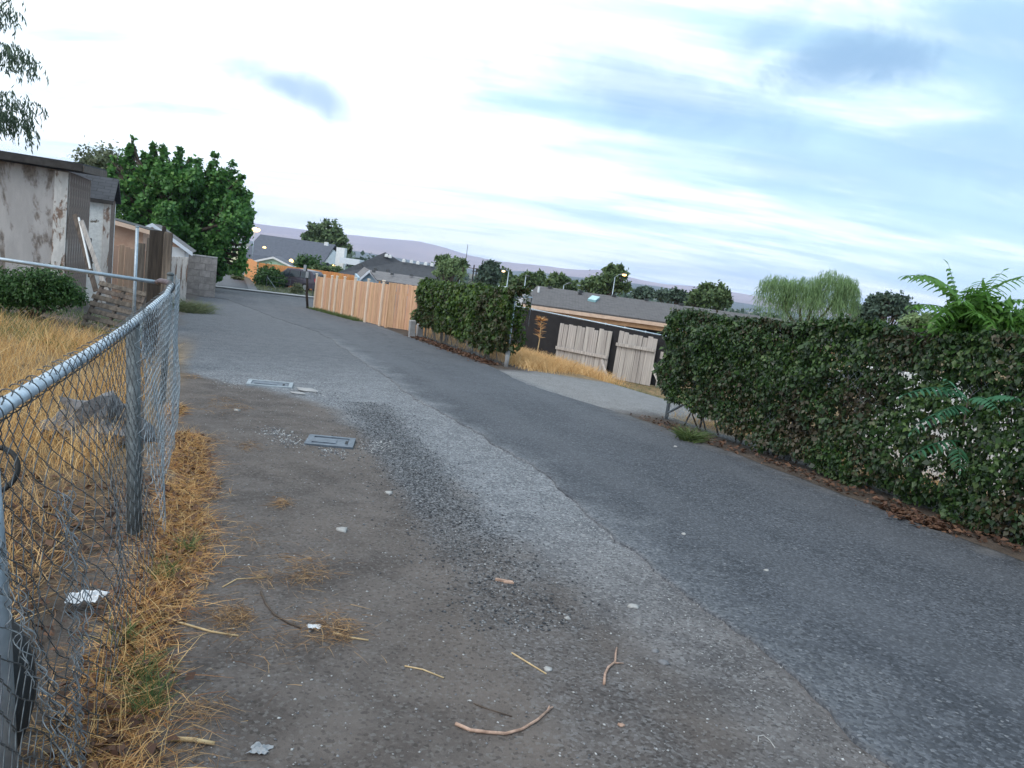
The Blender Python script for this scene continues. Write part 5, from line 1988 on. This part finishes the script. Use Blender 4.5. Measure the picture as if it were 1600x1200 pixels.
# ================================================================== PINNATE SAPLING IN THE HEDGE
def leaflet_mesh(name):
    """lance-shaped leaflet, one metre long along +Y, folded along the midrib"""
    w_ = [(0, .0), (.16, .15), (.42, .19), (.75, .115), (1, 0)]
    v, f = [], []
    for y, x in w_:
        v += [(-x, y, .05 * x - .16 * y * y), (0, y, -.16 * y * y - .03), (x, y, .05 * x - .16 * y * y)]
    for i in range(4):
        a = i * 3
        f += [(a, a + 1, a + 4, a + 3), (a + 1, a + 2, a + 5, a + 4)]
    me = bpy.data.meshes.new(name)
    me.from_pydata(v, [], f)
    me.update()
    return me


LF_HI, LF_LO = leaflet_mesh('leaflet'), leaflet_mesh('leaflet')
LF_HI.materials.append(MATS['ailanthus_leaf'])
LF_LO.materials.append(MATS['ailanthus_low'])


def frond(T, p0, p1, arch, pairs, Lm, me, mat, bow=Vector((0, 0, 0))):
    p0, p1 = Vector(p0), Vector(p1)
    pts = []
    for i in range(pairs + 3):
        k = i / (pairs + 2)
        pts.append(p0.lerp(p1, k) + UP * arch * math.sin(math.pi * k ** .85) + bow * math.sin(math.pi * k))
    fr = T.part('frond', MB().tube(pts, [.006 * (1 - .75 * i / (len(pts) - 1)) for i in range(len(pts))], 5), mat)
    for i in range(2, len(pts)):
        fw = (pts[min(i + 1, len(pts) - 1)] - pts[i - 1]).normalized()
        sd = fw.cross(UP)
        sd = sd.normalized() if sd.length > .05 else Vector((1, 0, 0))
        k = i / (len(pts) - 1)
        ln = Lm * (1 - .55 * abs(k - .45) / .55) * random.uniform(.88, 1.1)
        for s_ in ((-1, 1) if i < len(pts) - 1 else (0,)):
            d = (sd * s_ * 1.0 + fw * (.35 if s_ else 1.2) - UP * random.uniform(.35, .62)).normalized()
            up = (UP + sd * s_ * .25 + Vector((random.uniform(-.2, .2), random.uniform(-.2, .2), 0)))
            x = d.cross(up).normalized()
            z = x.cross(d).normalized()
            o = link('leaflet', me, None, fr)
            M = Matrix((x, d, z)).transposed().to_4x4() @ Matrix.Scale(ln, 4)
            M.translation = pts[i] - T.loc
            o.matrix_local = M


Y = 8.0
b = base_at(1498, Y)
T = Thing('pinnate_sapling', 'bright green sapling with long feathery fronds fanning above the ivy hedge', 'sapling', b)
top = at(1507, 490, Y)
T.part('stem', MB().tube([b - UP * .05, b.lerp(top, .4) + Vector((-.03, 0, 0)), b.lerp(top, .75), top], [.03, .026, .02, .012], 7), 'bark_pale', smooth=True)
FR = [((1411, 431), -.25, .17, 11), ((1441, 428), .25, .13, 10), ((1482, 413), .1, .02, 11), ((1536, 436), -.35, .10, 10), ((1568, 423), .1, .02, 11), ((1603, 430), .2, .12, 11),
      ((1421, 477), -.3, .09, 9), ((1610, 468), -.2, .12, 9), ((1455, 505), -.5, .10, 8), ((1555, 512), -.55, .1, 8), ((1500, 470), -.6, .12, 8), ((1530, 490), -.6, .1, 8), ((1592, 500), .1, .12, 8)]
for i, ((px, py), dy, ar, n) in enumerate(FR):
    st_ = top + Vector((random.uniform(-.02, .02), random.uniform(-.02, .02), -.05 * (i % 4)))
    frond(T, st_, at(px, py, Y + dy), ar, n, .18, LF_HI, 'ailanthus_leaf')

P, N = crown_points([lobe(1508, 492, Y, 34, 26), lobe(1490, 515, Y, 38, 22), lobe(1545, 500, Y, 36, 28), lobe(1530, 470, Y, 24, 16), lobe(1585, 505, Y, 22, 26)], 3400, .2, 16)
L = .115 * rng.uniform(.6, 1.3, len(P))
v, f = leaves(P, N + np.array([0, 0, .6]), rng.normal(size=P.shape) + np.array([0, 0, -.8]), L, L * .30)
T.part('foliage', np_mesh('foliage', v, f, T.loc), 'ailanthus_leaf', kind='stuff')

Y = 6.95
b = base_at(1500, Y + .25)
T = Thing('pinnate_sapling', 'bluish green feathery fronds drooping from the face of the ivy hedge', 'sapling', b)
b = W(st(b.x, b.y)[0] + .1, 7.2)
top = at(1512, 628, Y + .45)
T.part('stem', MB().tube([b - UP * .05, b.lerp(top, .5), top], [.018, .014, .008], 6), 'bark', smooth=True)
for (a, c, ar, n) in (((1508, 625), (1410, 617), .10, 10), ((1500, 640), (1424, 675), .08, 9), ((1515, 625), (1560, 640), .06, 8), ((1505, 630), (1478, 592), .03, 7), ((1520, 640), (1590, 622), .08, 9),
                      ((1500, 690), (1415, 716), .06, 9), ((1495, 700), (1500, 735), .06, 7), ((1512, 640), (1470, 645), .05, 8)):
    frond(T, at(a[0], a[1], Y + .15), at(c[0], c[1], Y - .28), ar, n, .13, LF_LO, 'ailanthus_low')

# ================================================================== YARD: SHRUB, BOULDER, TYRE, WEEDS
Y = 14.0
c = at(55, 450, Y)
T = Thing('shrub', 'dense low green shrub against the grey stucco wall', 'bush', gp(c.x, Y))
lb = [lobe(20, 448, Y, 42, 26), lobe(70, 442, Y, 38, 24), lobe(100, 455, Y, 26, 20), lobe(50, 462, Y, 60, 18), lobe(-30, 450, Y, 45, 28), lobe(118, 466, Y, 16, 12)]
P, N = crown_points(lb, 15000, .17, 22)
D = rng.normal(size=P.shape) * .7 + np.array([.3, -.4, -.55])
L = .075 * rng.uniform(.6, 1.4, len(P))
v, f = leaves(P, N, D, L, L * .4)
T.part('foliage', np_mesh('foliage', v, f, T.loc), 'bush_leaf')
mb = MB()
for cc_, r in lb:
    mb.tube(limb_path(gp(c.x, Y), Vector(cc_), .1, 4), [.03, .024, .018, .012, .005], 5)
T.part('stem', mb, 'bark', smooth=True)

q = onground(155, 690)
one('boulder', 'rough grey lump of broken concrete lying in the straw behind the mesh', 'boulder',
    MB().blob(q + UP * .14, (.30, .24, .26), 4, .45, 3).blob(q + Vector((-.24, -.05, .06)), (.20, .18, .17), 9, .45, 3), 'boulder', q)


def torus(mb, c, ax, up, R, r, n=28, m=10, sq=1.0):
    ax, up = Vector(ax).normalized(), Vector(up).normalized()
    up = (up - ax * up.dot(ax)).normalized()
    sd = ax.cross(up)
    o = len(mb.v)
    for i in range(n):
        a_ = 2 * math.pi * i / n
        rad = up * math.cos(a_) + sd * math.sin(a_)
        for j in range(m):
            b_ = 2 * math.pi * j / m
            cx, cy = math.cos(b_), math.sin(b_)
            k = 1 / max(abs(cx), abs(cy)) ** sq if sq < 1 else 1
            mb.v.append(Vector(c) + rad * (R + r * cx * k) + ax * (r * 1.15 * cy * k))
    for i in range(n):
        for j in range(m):
            i2, j2 = (i + 1) % n, (j + 1) % m
            mb.f.append((o + i * m + j, o + i2 * m + j, o + i2 * m + j2, o + i * m + j2))
    return mb


c = at(-92, 1130, 2.02)
tb = gp(c.x, c.y)
c = Vector((c.x, c.y, tb.z + .29))
T = Thing('old_tyre', 'black rubber tyre standing behind the leaning near fence post', 'tyre', tb)
tm = torus(MB(), c, (-.25, -.9, .22), UP, .205, .085, 36, 12, .6)
T.part('tyre', tm, 'rubber', smooth=True)
T.part('hub', MB().tube([c + Vector((-.005, -.02, .0)), c + Vector((.01, .03, 0))], .13, 20), 'dark_gap', smooth=False)
c = at(-12, 735, 3.0)
c.z = max(c.z, gz(c.x, c.y) + .11)
one('hose_loop', 'black hose loop poking in at the frame edge behind the mesh', 'hose', torus(MB(), c, (.1, -1, .5), UP, .10, .011, 30, 8), 'rubber', gp(c.x, c.y), smooth=True)


def grass(name, label, n, sfun, hrange, wid, mat, lean=.35, bend=.3, cat='grass', lie=0.0):
    """blades or lying straw scattered by sfun() -> s, t (arrays)"""
    s, t = sfun(n)
    xy = sts(s, t)
    z = gzv(xy)
    z = z + np.array([relief(a, b) if (1 < a < 16 and -3.2 < b < 3.2) else 0 for a, b in zip(s, t)])
    n = len(s)
    P = np.column_stack([xy, z - .01 + lie * rng.random(n) * .05])
    az = rng.uniform(0, 2 * math.pi, n)
    up = np.clip(rng.normal(1 - lie, .25, n), .03, 1.4) if lie else np.ones(n)
    D = np.column_stack([np.cos(az) * (lean + lie), np.sin(az) * (lean + lie), up]) * np.ones((n, 3))
    D[:, :2] *= rng.uniform(.3, 1.3, (n, 1))
    H = rng.uniform(*hrange, n)
    az2 = az + rng.normal(0, .7, n)
    B = np.column_stack([np.cos(az2), np.sin(az2), np.full(n, -.55)]) * (H * bend * rng.uniform(.3, 1.4, n))[:, None]
    v, f = blades(P, D, H, wid * rng.uniform(.6, 1.4, n), B)
    o = link(name, np_mesh(name, v, f), mat)
    tag(o, label, cat, kind='stuff')


def patch(s0, s1, t0, t1, sc, thr, seed, soft=.25):
    def fn(n):
        s, t = rng.uniform(s0, s1, n * 3), rng.uniform(t0, t1, n * 3)
        k = np.array([pnoise(a, b, sc, seed) + rng.uniform(-soft, soft) > thr for a, b in zip(s, t)])
        return s[k][:n], t[k][:n]
    return fn


grass('dry_grass', 'tall orange dry grass filling the yard behind the rail', 26000, patch(6.0, 14.5, -10, -.75, .8, -.25, 3), (.18, .50), .0055, 'dry_grass', .28, .45)
grass('dry_grass', 'short pale dry grass tufts by the fence inside the yard', 3600, patch(3.2, 7.0, -4.2, -.75, 1.4, .08, 6), (.10, .34), .0045, 'dry_grass_pale', .5, .5)
grass('straw_litter', 'matted straw and leaf litter lying behind the near mesh', 5600, patch(1.2, 6.5, -3.2, -.40, 1.2, -.1, 9), (.05, .24), .0036, 'straw_brown', .9, .25, lie=.85)


def fence_foot(n):
    s = rng.uniform(1.7, 9.2, n * 4)
    t = rng.normal(0, 1, n * 4)
    c = np.interp(s, [1.7, 2.6, 3.3, 4.2, 5.2, 6.2, 7.2, 8.2, 9.2], [-.22, -.26, -.26, -.16, -.16, -.18, -.2, -.32, -.42])
    w_ = np.interp(s, [1.7, 2.6, 3.3, 4.2, 5.2, 6.2, 7.2, 8.2, 9.2], [.20, .15, .13, .17, .17, .16, .13, .08, .06])
    t = c + t * w_ * .62
    k = np.array([pnoise(a, b, 1.7, 15) > -.28 for a, b in zip(s, t)])
    return s[k][:n], t[k][:n]


grass('straw_bank', 'heaped orange straw along the alley foot of the chain link fence', 11000, fence_foot, (.04, .15), .0028, 'straw_litter', .8, .75, lie=.68)
grass('straw_bank', 'loose bright dry grass standing in the heaped straw by the fence', 2600, fence_foot, (.06, .20), .0028, 'dry_grass', .6, .6)


def clumps(cs, sd):
    def fn(n):
        i = rng.integers(0, len(cs), n)
        c = np.array([(st(*onground(a, b).xy)) + (r,) for a, b, r in cs])[i]
        return c[:, 0] + rng.normal(0, 1, n) * c[:, 2] * .5, c[:, 1] + rng.normal(0, 1, n) * c[:, 2] * .32
    return fn


grass('straw_clump', 'thin raked straw clumps strewn over the dirt', 3400, clumps([(490, 890, .22), (470, 905, .15), (500, 985, .18), (530, 995, .12), (350, 628, .35), (375, 640, .25), (375, 970, .1),
      (330, 690, .25), (385, 700, .2), (360, 960, .14), (290, 1180, .2), (410, 905, .16), (310, 1120, .12), (440, 790, .10), (460, 885, .3), (520, 990, .3), (340, 640, .4), (420, 1000, .4), (380, 840, .4), (300, 590, .25), (355, 980, .16)], 1), (.02, .10), .0022, 'straw_brown', 1.0, .5, lie=.97)
grass('green_tufts', 'fresh green grass tufts at the foot of the near fence', 520, clumps([(215, 1060, .10), (195, 1010, .08), (235, 1085, .08), (290, 865, .10), (260, 900, .07), (225, 1110, .1)], 2), (.06, .19), .004, 'green_grass', .5, .5)
grass('yard_green', 'green undergrowth at the foot of the sheds', 4200, patch(12.5, 19, -7.5, -1.4, .7, -.2, 31), (.10, .32), .010, 'green_grass', .4, .5)


def lotgrass(n):
    s, t = rng.uniform(17.0, 31, n * 4), rng.uniform(7.2, 15.5, n * 4)
    hi = 7.4 + (s - 17.0) * 1.0
    k = (t < hi + rng.normal(0, .35, n * 4)) & (t < 13.8 - .12 * (s - 22))
    k &= np.array([pnoise(a, b, .6, 17) > -.42 for a, b in zip(s, t)])
    return s[k][:n], t[k][:n]


grass('dry_grass', 'bank of golden dry grass between the drive and the black screen', 19000, lotgrass, (.20, .56), .012, 'dry_grass_pale', .4, .5)
grass('lot_stubble', 'thin grey green stubble before the weathered gates', 3000, patch(19, 31, 12.5, 19, .5, -.05, 23), (.04, .13), .014, 'weed_leaf', .6, .4)
grass('verge_weeds', 'green weeds along the foot of the orange fence', 2400, lambda n: ((lambda k: (42.3 - 11.3 * k, 4.55 + 1.65 * k + rng.normal(0, .10, n)))(rng.random(n) ** .9 * .75)), (.08, .28), .014, 'green_grass', .5, .5)
grass('hedge_weeds', 'dry grass and weeds behind the ivy hedge', 4000, patch(1, 11, 7.5, 10, .8, -.3, 29), (.1, .35), .006, 'dry_grass_pale', .4, .5)
grass('street_verge', 'yellowing weeds on the verge across the street', 3200, patch(54.8, 62.5, 2.2, 13, .4, -.3, 37), (.12, .4), .03, 'weed_leaf', .5, .5)

# bushy weed at the alley edge beyond the corner post
q = onground(293, 487)
T = Thing('weed_clump', 'grey green bushy weed sprawling at the alley edge before the block wall', 'weed', q)
n = 2600
az = rng.uniform(0, 6.28, n)
D = np.column_stack([np.cos(az) * .75, np.sin(az) * .75, rng.uniform(.25, 1.2, n)])
P = np.array(q) + np.column_stack([rng.normal(0, .28, n), rng.normal(0, .35, n), np.zeros(n)])
H = rng.uniform(.15, .75, n)
v, f = blades(P, D, H, .012, np.column_stack([np.cos(az), np.sin(az), np.full(n, -.6)]) * (H * .3)[:, None])
T.part('foliage', np_mesh('foliage', v, f, T.loc), 'weed_leaf')
# brown weed stalk with a seed head before the screen
b = gp(*at(839, 548, 30.5).xy)
tp = at(846, 500, 30.5)
T = Thing('dry_stalk', 'tall dead weed stalk with a feathery head before the black screen', 'weed', b)
T.part('stalk', MB().tube([b - UP * .05, b.lerp(tp, .5) + Vector((.04, 0, 0)), tp], [.03, .022, .012], 6), 'straw_stick')
n = 260
P = np.array([b.lerp(tp, k) for k in rng.uniform(.3, 1.0, n) ** .5])
az = rng.uniform(0, 6.28, n)
k = rng.random(n)
hd_ = np.where(rng.random(n) < .6, .28, .10)
P[rng.random(n) < .6] = np.array(tp)
v, f = blades(P, np.column_stack([np.cos(az), np.sin(az), rng.uniform(-.1, .8, n)]), hd_, .018, np.zeros((n, 3)))
T.part('seed_head', np_mesh('seed_head', v, f, T.loc), 'straw_litter')

# ================================================================== METER LIDS, STONES AND LITTER
def meter(label, corners, slot, rim='meter_rim'):
    q = [onground(*c) for c in corners]
    c = sum(q, Vector()) / 4
    ex = ((q[1] - q[0]) + (q[2] - q[3]))
    ex.z = 0
    lx_ = ex.length / 2
    ex.normalize()
    ey = Vector((-ex.y, ex.x, 0))
    ly_ = (abs((q[3] - q[0]).dot(ey)) + abs((q[2] - q[1]).dot(ey))) / 2
    ly_ = min(max(ly_, .30), .42)
    lx_ = min(lx_, .66)
    # follow the fall of the ground
    gx = (gz(c.x + ex.x, c.y + ex.y) - gz(c.x - ex.x, c.y - ex.y)) / 2
    ex = (ex + UP * gx).normalized()
    c = c + UP * (relief(*st(c.x, c.y)) + .001)
    T = Thing('meter_box', label, 'meter box', c, 'water meter boxes set in the dirt')
    up = ex.cross(ey)
    for sg in (-1, 1):
        T.part('rim', MB().box(c + ey * sg * (ly_ / 2 - .025) + up * .006, ex * lx_, ey * .05, up * .05), rim)
        T.part('rim', MB().box(c + ex * sg * (lx_ / 2 - .03) + up * .0045, ex * .06, ey * (ly_ - .1), up * .05), rim)
    lid = T.part('lid', MB().box(c + up * .004, ex * (lx_ - .135), ey * (ly_ - .115), up * .035), 'lid_iron')
    T.part('gap', MB().box(c - up * .012, ex * (lx_ - .11), ey * (ly_ - .09), up * .03), 'dark_gap')
    T.part('reader_lid', MB().box(c - ex * .06 + up * .024, ex * (lx_ * .5), ey * (ly_ * .42), up * .012), 'lid_iron', lid)
    T.part('pick_slot', MB().box(c + ex * lx_ * slot + up * .0225, ex * .03, ey * (ly_ * .3), up * .004), 'dark_gap', lid)
    return c


meter('pale rimmed meter box lid set in the dirt, the farther one', [(382, 593), (451, 598.5), (464, 609.5), (391, 603)], .3)
meter('dark steel meter box lid set in the dirt, the nearer one', [(472, 682), (544, 688), (563, 703), (487, 696)], .34, 'lid_iron')

for (pp, sz, lab) in (((480, 611), (.16, .09, .03), 'flat pale concrete chip beside the farther meter box'), ((465, 616), (.12, .04, .02), 'thin pale sliver just below the farther meter box')):
    q = onground(*pp)
    one('concrete_chip', lab, 'chip', MB().blob(q + UP * .015, sz, 3, .2, 2), 'concrete', q)
STN = [(535, 829, .050, 'white oblong pebble lying alone on the dirt', 'stone_pale'), (990, 948, .038, 'white pebble on the gravel edge above the forked twig', 'stone_pale'),
       (607, 771, .040, 'pale grey pebble near the loose dark stones', 'stone_pale'), (887, 964, .022, 'small white pebble left of the bright gravel pebble', 'stone_pale'),
       (1036, 1036, .032, 'grey angular stone to one side of the forked twig', 'stone_grey'), (1023, 1018, .024, 'little grey stone behind the angular one', 'stone_grey'),
       (856, 1049, .026, 'pale chip at the end of the straight straw stalk', 'stone_pale'), (370, 643, .045, 'pale flat stone under the straw by the farther meter box', 'stone_pale'),
       (970, 1139, .018, 'tiny orange pebble near the bottom of the gravel', 'twig_pink'), (1197, 895, .02, 'pale pebble out on the asphalt', 'stone_pale'), (1068, 838, .024, 'white scrap on the asphalt edge', 'stone_pale'),
       (1055, 700, .03, 'white scrap on the asphalt before the ivy hedge', 'stone_pale')]
for i, (px, py, r, lab, mt) in enumerate(STN):
    q = onground(px, py)
    q.z += relief(*st(q.x, q.y))
    if i >= 9:
        q.z += .014
    one('pebble', lab, 'pebble', MB().blob(q + UP * r * .12, (r * .85, r * .6, r * .42), i * 1.7, .3, 2), mt, q, 'single pebbles', smooth=True)


def twig(label, path, r, mat, cat='twig', branches=(), name='twig'):
    pts = []
    for px, py in path:
        q = onground(px, py)
        q.z += relief(*st(q.x, q.y)) + r * .9
        pts.append(q)
    n = len(pts)
    T_ = MB().tube(pts, [r * (1 - .35 * i / n) for i in range(n)], 7)
    for br in branches:
        bp = []
        for px, py in br:
            q = onground(px, py)
            q.z += relief(*st(q.x, q.y)) + r * .9
            bp.append(q)
        T_.tube(bp, [r * .7, r * .35] if len(bp) == 2 else [r * .7, r * .55, r * .3][:len(bp)], 6)
    one(name, label, cat, T_, mat, pts[0], 'sticks lying on the dirt', smooth=True)


twig('curved pinkish bare twig lying nearest the camera', [(712, 1130), (735, 1139), (762, 1144), (790, 1147), (815, 1142), (840, 1128), (860, 1110)], .0075, 'twig_pink', branches=[[(856, 1113), (858, 1106)], [(858, 1111), (864, 1108)]])
twig('forked pinkish twig standing apart on the dirt', [(943, 1074), (945, 1056), (950, 1045), (961, 1036), (962, 1022), (964, 1011)], .0065, 'twig_pink', branches=[[(958, 1038), (974, 1037)]])
twig('straight pale straw stalk lying left of the forked twig', [(799, 1023), (825, 1039), (853, 1057)], .004, 'straw_stick')
twig('long thin straw stalk beside the dark crack in the dirt', [(632, 1044), (660, 1050), (693, 1062)], .0035, 'straw_stick')
twig('dark thin root trailing from the straw by the fence', [(408, 925), (415, 945), (428, 963), (448, 978), (470, 990)], .006, 'twig_dark')
twig('long pale cane lying out from the fence straw', [(245, 962), (280, 976), (330, 991), (372, 998)], .006, 'straw_stick')
twig('short wide pale stalk low by the near fence', [(262, 1160), (300, 1159), (335, 1164)], .009, 'straw_stick')
twig('pale curved straw on the dirt above the long cane', [(348, 915), (370, 904), (415, 902)], .004, 'straw_stick')
twig('thin brown twig lying behind the curved pink one', [(740, 1098), (765, 1108), (800, 1120)], .003, 'twig_dark')
twig('brown stalk stretched from the small straw heap', [(520, 995), (550, 1002), (575, 1006)], .005, 'straw_stick')
twig('thin white wire curl out on the stony ground', [(1184, 1163), (1184, 1154), (1192, 1152), (1202, 1160), (1210, 1173)], .0028, 'stone_pale', 'wire')
twig('thin pale straw lying on the asphalt', [(1265, 852), (1275, 860), (1284, 871)], .004, 'straw_stick')
q = onground(787, 911)
q.z += relief(*st(q.x, q.y))
one('wood_chip', 'splintered orange wood chip lying on bare dirt', 'wood chip', MB().box(q + UP * .006, (.105, -.012, 0), (.002, .02, 0), UP * .012).box(q + Vector((.03, -.012, .004)), (.06, .004, 0), (0, .012, 0), UP * .008), 'twig_pink', q)


def crumple(label, px, py, sx, sy, mat, seed, name='litter', lift=.02):
    c = onground(px, py)
    c.z += relief(*st(c.x, c.y)) + lift
    vv, ff = [], []
    n = 9
    for i in range(n):
        for j in range(n):
            a, b = i / (n - 1) - .5, j / (n - 1) - .5
            k = 1 + .5 * pnoise(a * 3, b * 3, 1, seed)
            vv.append(c + Vector((a * sx * k, b * sy * k + .12 * a * sy, .4 * sy * abs(pnoise(a * 4, b * 4, 1.2, seed + 5)))))
    for i in range(n - 1):
        for j in range(n - 1):
            ff.append((i * n + j, (i + 1) * n + j, (i + 1) * n + j + 1, i * n + j + 1))
    mb = MB().add(vv, ff)
    o = one(name, label, 'litter', mb, mat, c)
    md = o.modifiers.new('thick', 'SOLIDIFY')
    md.thickness = .0015


crumple('crumpled white plastic scrap caught in the straw behind the mesh', 134, 950, .12, .12, 'tissue', 3, 'plastic_scrap', .05)
crumple('small bluish white wrapper on the little straw heap', 489, 993, .06, .035, 'tissue', 7, 'wrapper')
crumple('grey torn plastic piece flat on the dirt', 405, 1170, .07, .05, 'plastic_grey', 9, 'plastic_scrap', .004)


def stones(name, label, n, sfun, rr, mat):
    s, t = sfun(n)
    n = len(s)
    xy = sts(s, t)
    z = gzv(xy) + np.array([relief(a, b) if (1 < a < 16 and -3.2 < b < 3.2) else 0 for a, b in zip(s, t)])
    r = rr[0] + (rr[1] - rr[0]) * rng.random(n) ** 3
    C = np.column_stack([xy, z + r * .2])
    base = np.array([(1, 0, 0), (0, 1, 0), (-1, 0, 0), (0, -1, 0), (0, 0, 1), (0, 0, -1)], float)
    V = base[None] * rng.uniform(.6, 1.25, (n, 6, 1)) * np.stack([r, r * .75, r * .55], 1)[:, None, :]
    an = rng.uniform(0, 6.28, n)
    ca, sa = np.cos(an)[:, None], np.sin(an)[:, None]
    X = V[:, :, 0] * ca - V[:, :, 1] * sa
    Yv = V[:, :, 0] * sa + V[:, :, 1] * ca
    V = np.stack([X, Yv, V[:, :, 2]], -1) + C[:, None]
    F = np.array([(0, 1, 4), (1, 2, 4), (2, 3, 4), (3, 0, 4), (1, 0, 5), (2, 1, 5), (3, 2, 5), (0, 3, 5)])
    f = (np.arange(n)[:, None, None] * 6 + F[None]).reshape(-1, 3)
    tag(link(name, np_mesh(name, V.reshape(-1, 3), f), mat), label, 'gravel', kind='stuff')


def strip_pos(n):
    s = rng.uniform(3.2, 10.4, n)
    c = np.interp(s, [3, 10], [1.62, 1.95])
    return s, c + rng.normal(0, .24, n)


def around_meters(n):
    cs = [(445, 684, .16), (455, 693, .14), (585, 700, .14), (600, 695, .1), (520, 707, .15), (365, 600, .25), (500, 615, .2), (430, 675, .12)]
    i = rng.integers(0, len(cs), n)
    c = np.array([tuple(st(*onground(a, b).xy)) + (r,) for a, b, r in cs])[i]
    return c[:, 0] + rng.normal(0, 1, n) * c[:, 2], c[:, 1] + rng.normal(0, 1, n) * c[:, 2] * .7


stones('gravel', 'strip of dark crushed stone along the worn paving', 12000, strip_pos, (.003, .014), 'pebbles_dark')
stones('gravel', 'pale loose pebbles heaped round the meter boxes', 2200, around_meters, (.004, .017), 'pebbles')
stones('gravel', 'fine pebbles peppered over the dirt and paving', 9000, lambda n: (1.4 + 11 * rng.random(n) ** 1.3, rng.uniform(-.1, 3.1, n)), (.002, .010), 'pebbles')
stones('gravel', 'crumbs of stone along the broken asphalt edge', 3600, lambda n: (lambda s: (s, np.interp(s, [1.5, 2, 7, 11, 13], [2.5, 2.55, 3.0, 2.8, 2.9]) + rng.normal(-.08, .13, n)))(rng.uniform(1.5, 13, n)), (.002, .010), 'pebbles')


def litter_leaves(name, label, n, sfun, L0, mat):
    s, t = sfun(n)
    n = len(s)
    xy = sts(s, t)
    z = gzv(xy) + np.array([relief(a, b) if (1 < a < 16 and -3.2 < b < 3.2) else 0 for a, b in zip(s, t)])
    P = np.column_stack([xy, z + .008 + rng.random(n) * .03])
    L = L0 * rng.uniform(.5, 1.4, n)
    N = rng.normal(size=(n, 3)) * .4 + np.array([0, 0, 1])
    v, f = leaves(P, N, rng.normal(size=(n, 3)) * np.array([1, 1, .2]), L, L * .65, .3)
    tag(link(name, np_mesh(name, v, f), mat), label, 'leaves', kind='stuff')


litter_leaves('leaf_litter', 'reddish dead leaves caught along the near fence', 1600, fence_foot, .045, 'dead_leaf')
litter_leaves('leaf_litter', 'brown dead leaves strewn behind the near mesh', 2600, patch(1.3, 6, -2.6, -.3, 1.5, -.2, 5), .05, 'dead_leaf')
litter_leaves('leaf_litter', 'brown fallen leaves along the foot of the ivy hedge', 800, lambda n: (rng.uniform(1, 10.6, n), 6.72 + rng.normal(0, .13, n)), .06, 'dead_leaf')
litter_leaves('leaf_litter', 'reddish fallen leaves along the foot of the vine hedge', 2000, lambda n: (rng.uniform(17.8, 27, n), 6.6 + rng.normal(0, .14, n)), .09, 'dead_leaf')
litter_leaves('leaf_litter', 'small heap of reddish leaves on the asphalt by the hedge', 420, lambda n: (5.05 + rng.normal(0, .22, n), 6.5 + rng.normal(0, .10, n)), .07, 'dead_leaf')
# weed tuft at the hedge foot near its far end
q = onground(1078, 690)
T = Thing('weed_clump', 'small green weed tuft growing at the foot of the ivy hedge', 'weed', q)
n = 420
az = rng.uniform(0, 6.28, n)
H = rng.uniform(.1, .34, n)
v, f = blades(np.array(q) + rng.normal(0, .06, (n, 3)) * [1, 1, 0], np.column_stack([np.cos(az) * .6, np.sin(az) * .6, rng.uniform(.4, 1.2, n)]), H, .016, np.column_stack([np.cos(az), np.sin(az), np.full(n, -.6)]) * (H * .35)[:, None])
T.part('foliage', np_mesh('foliage', v, f, T.loc), 'green_grass')

# ================================================================== HAZE
hm = bpy.data.materials.new('haze')
hm.use_nodes = True
ht = NT(hm.node_tree)
for nd in list(ht.n):
    if nd.type == 'BSDF_PRINCIPLED':
        ht.n.remove(nd)
pvn = ht.node('ShaderNodeVolumePrincipled')
pvn.inputs['Color'].default_value = (.66, .71, 1.0, 1)
pvn.inputs['Density'].default_value = 1e-4
pvn.inputs['Anisotropy'].default_value = 0.0
ht.l.new(pvn.outputs[0], ht.n['Material Output'].inputs['Volume'])
MATS['haze'] = hm
hz = one('haze', 'thin lavender haze over the whole valley', 'haze', MB().box((0, 3000, 165), (27000, 0, 0), (0, 13600, 0), (0, 0, 480)), 'haze', (0, 0, 0), kind='stuff')
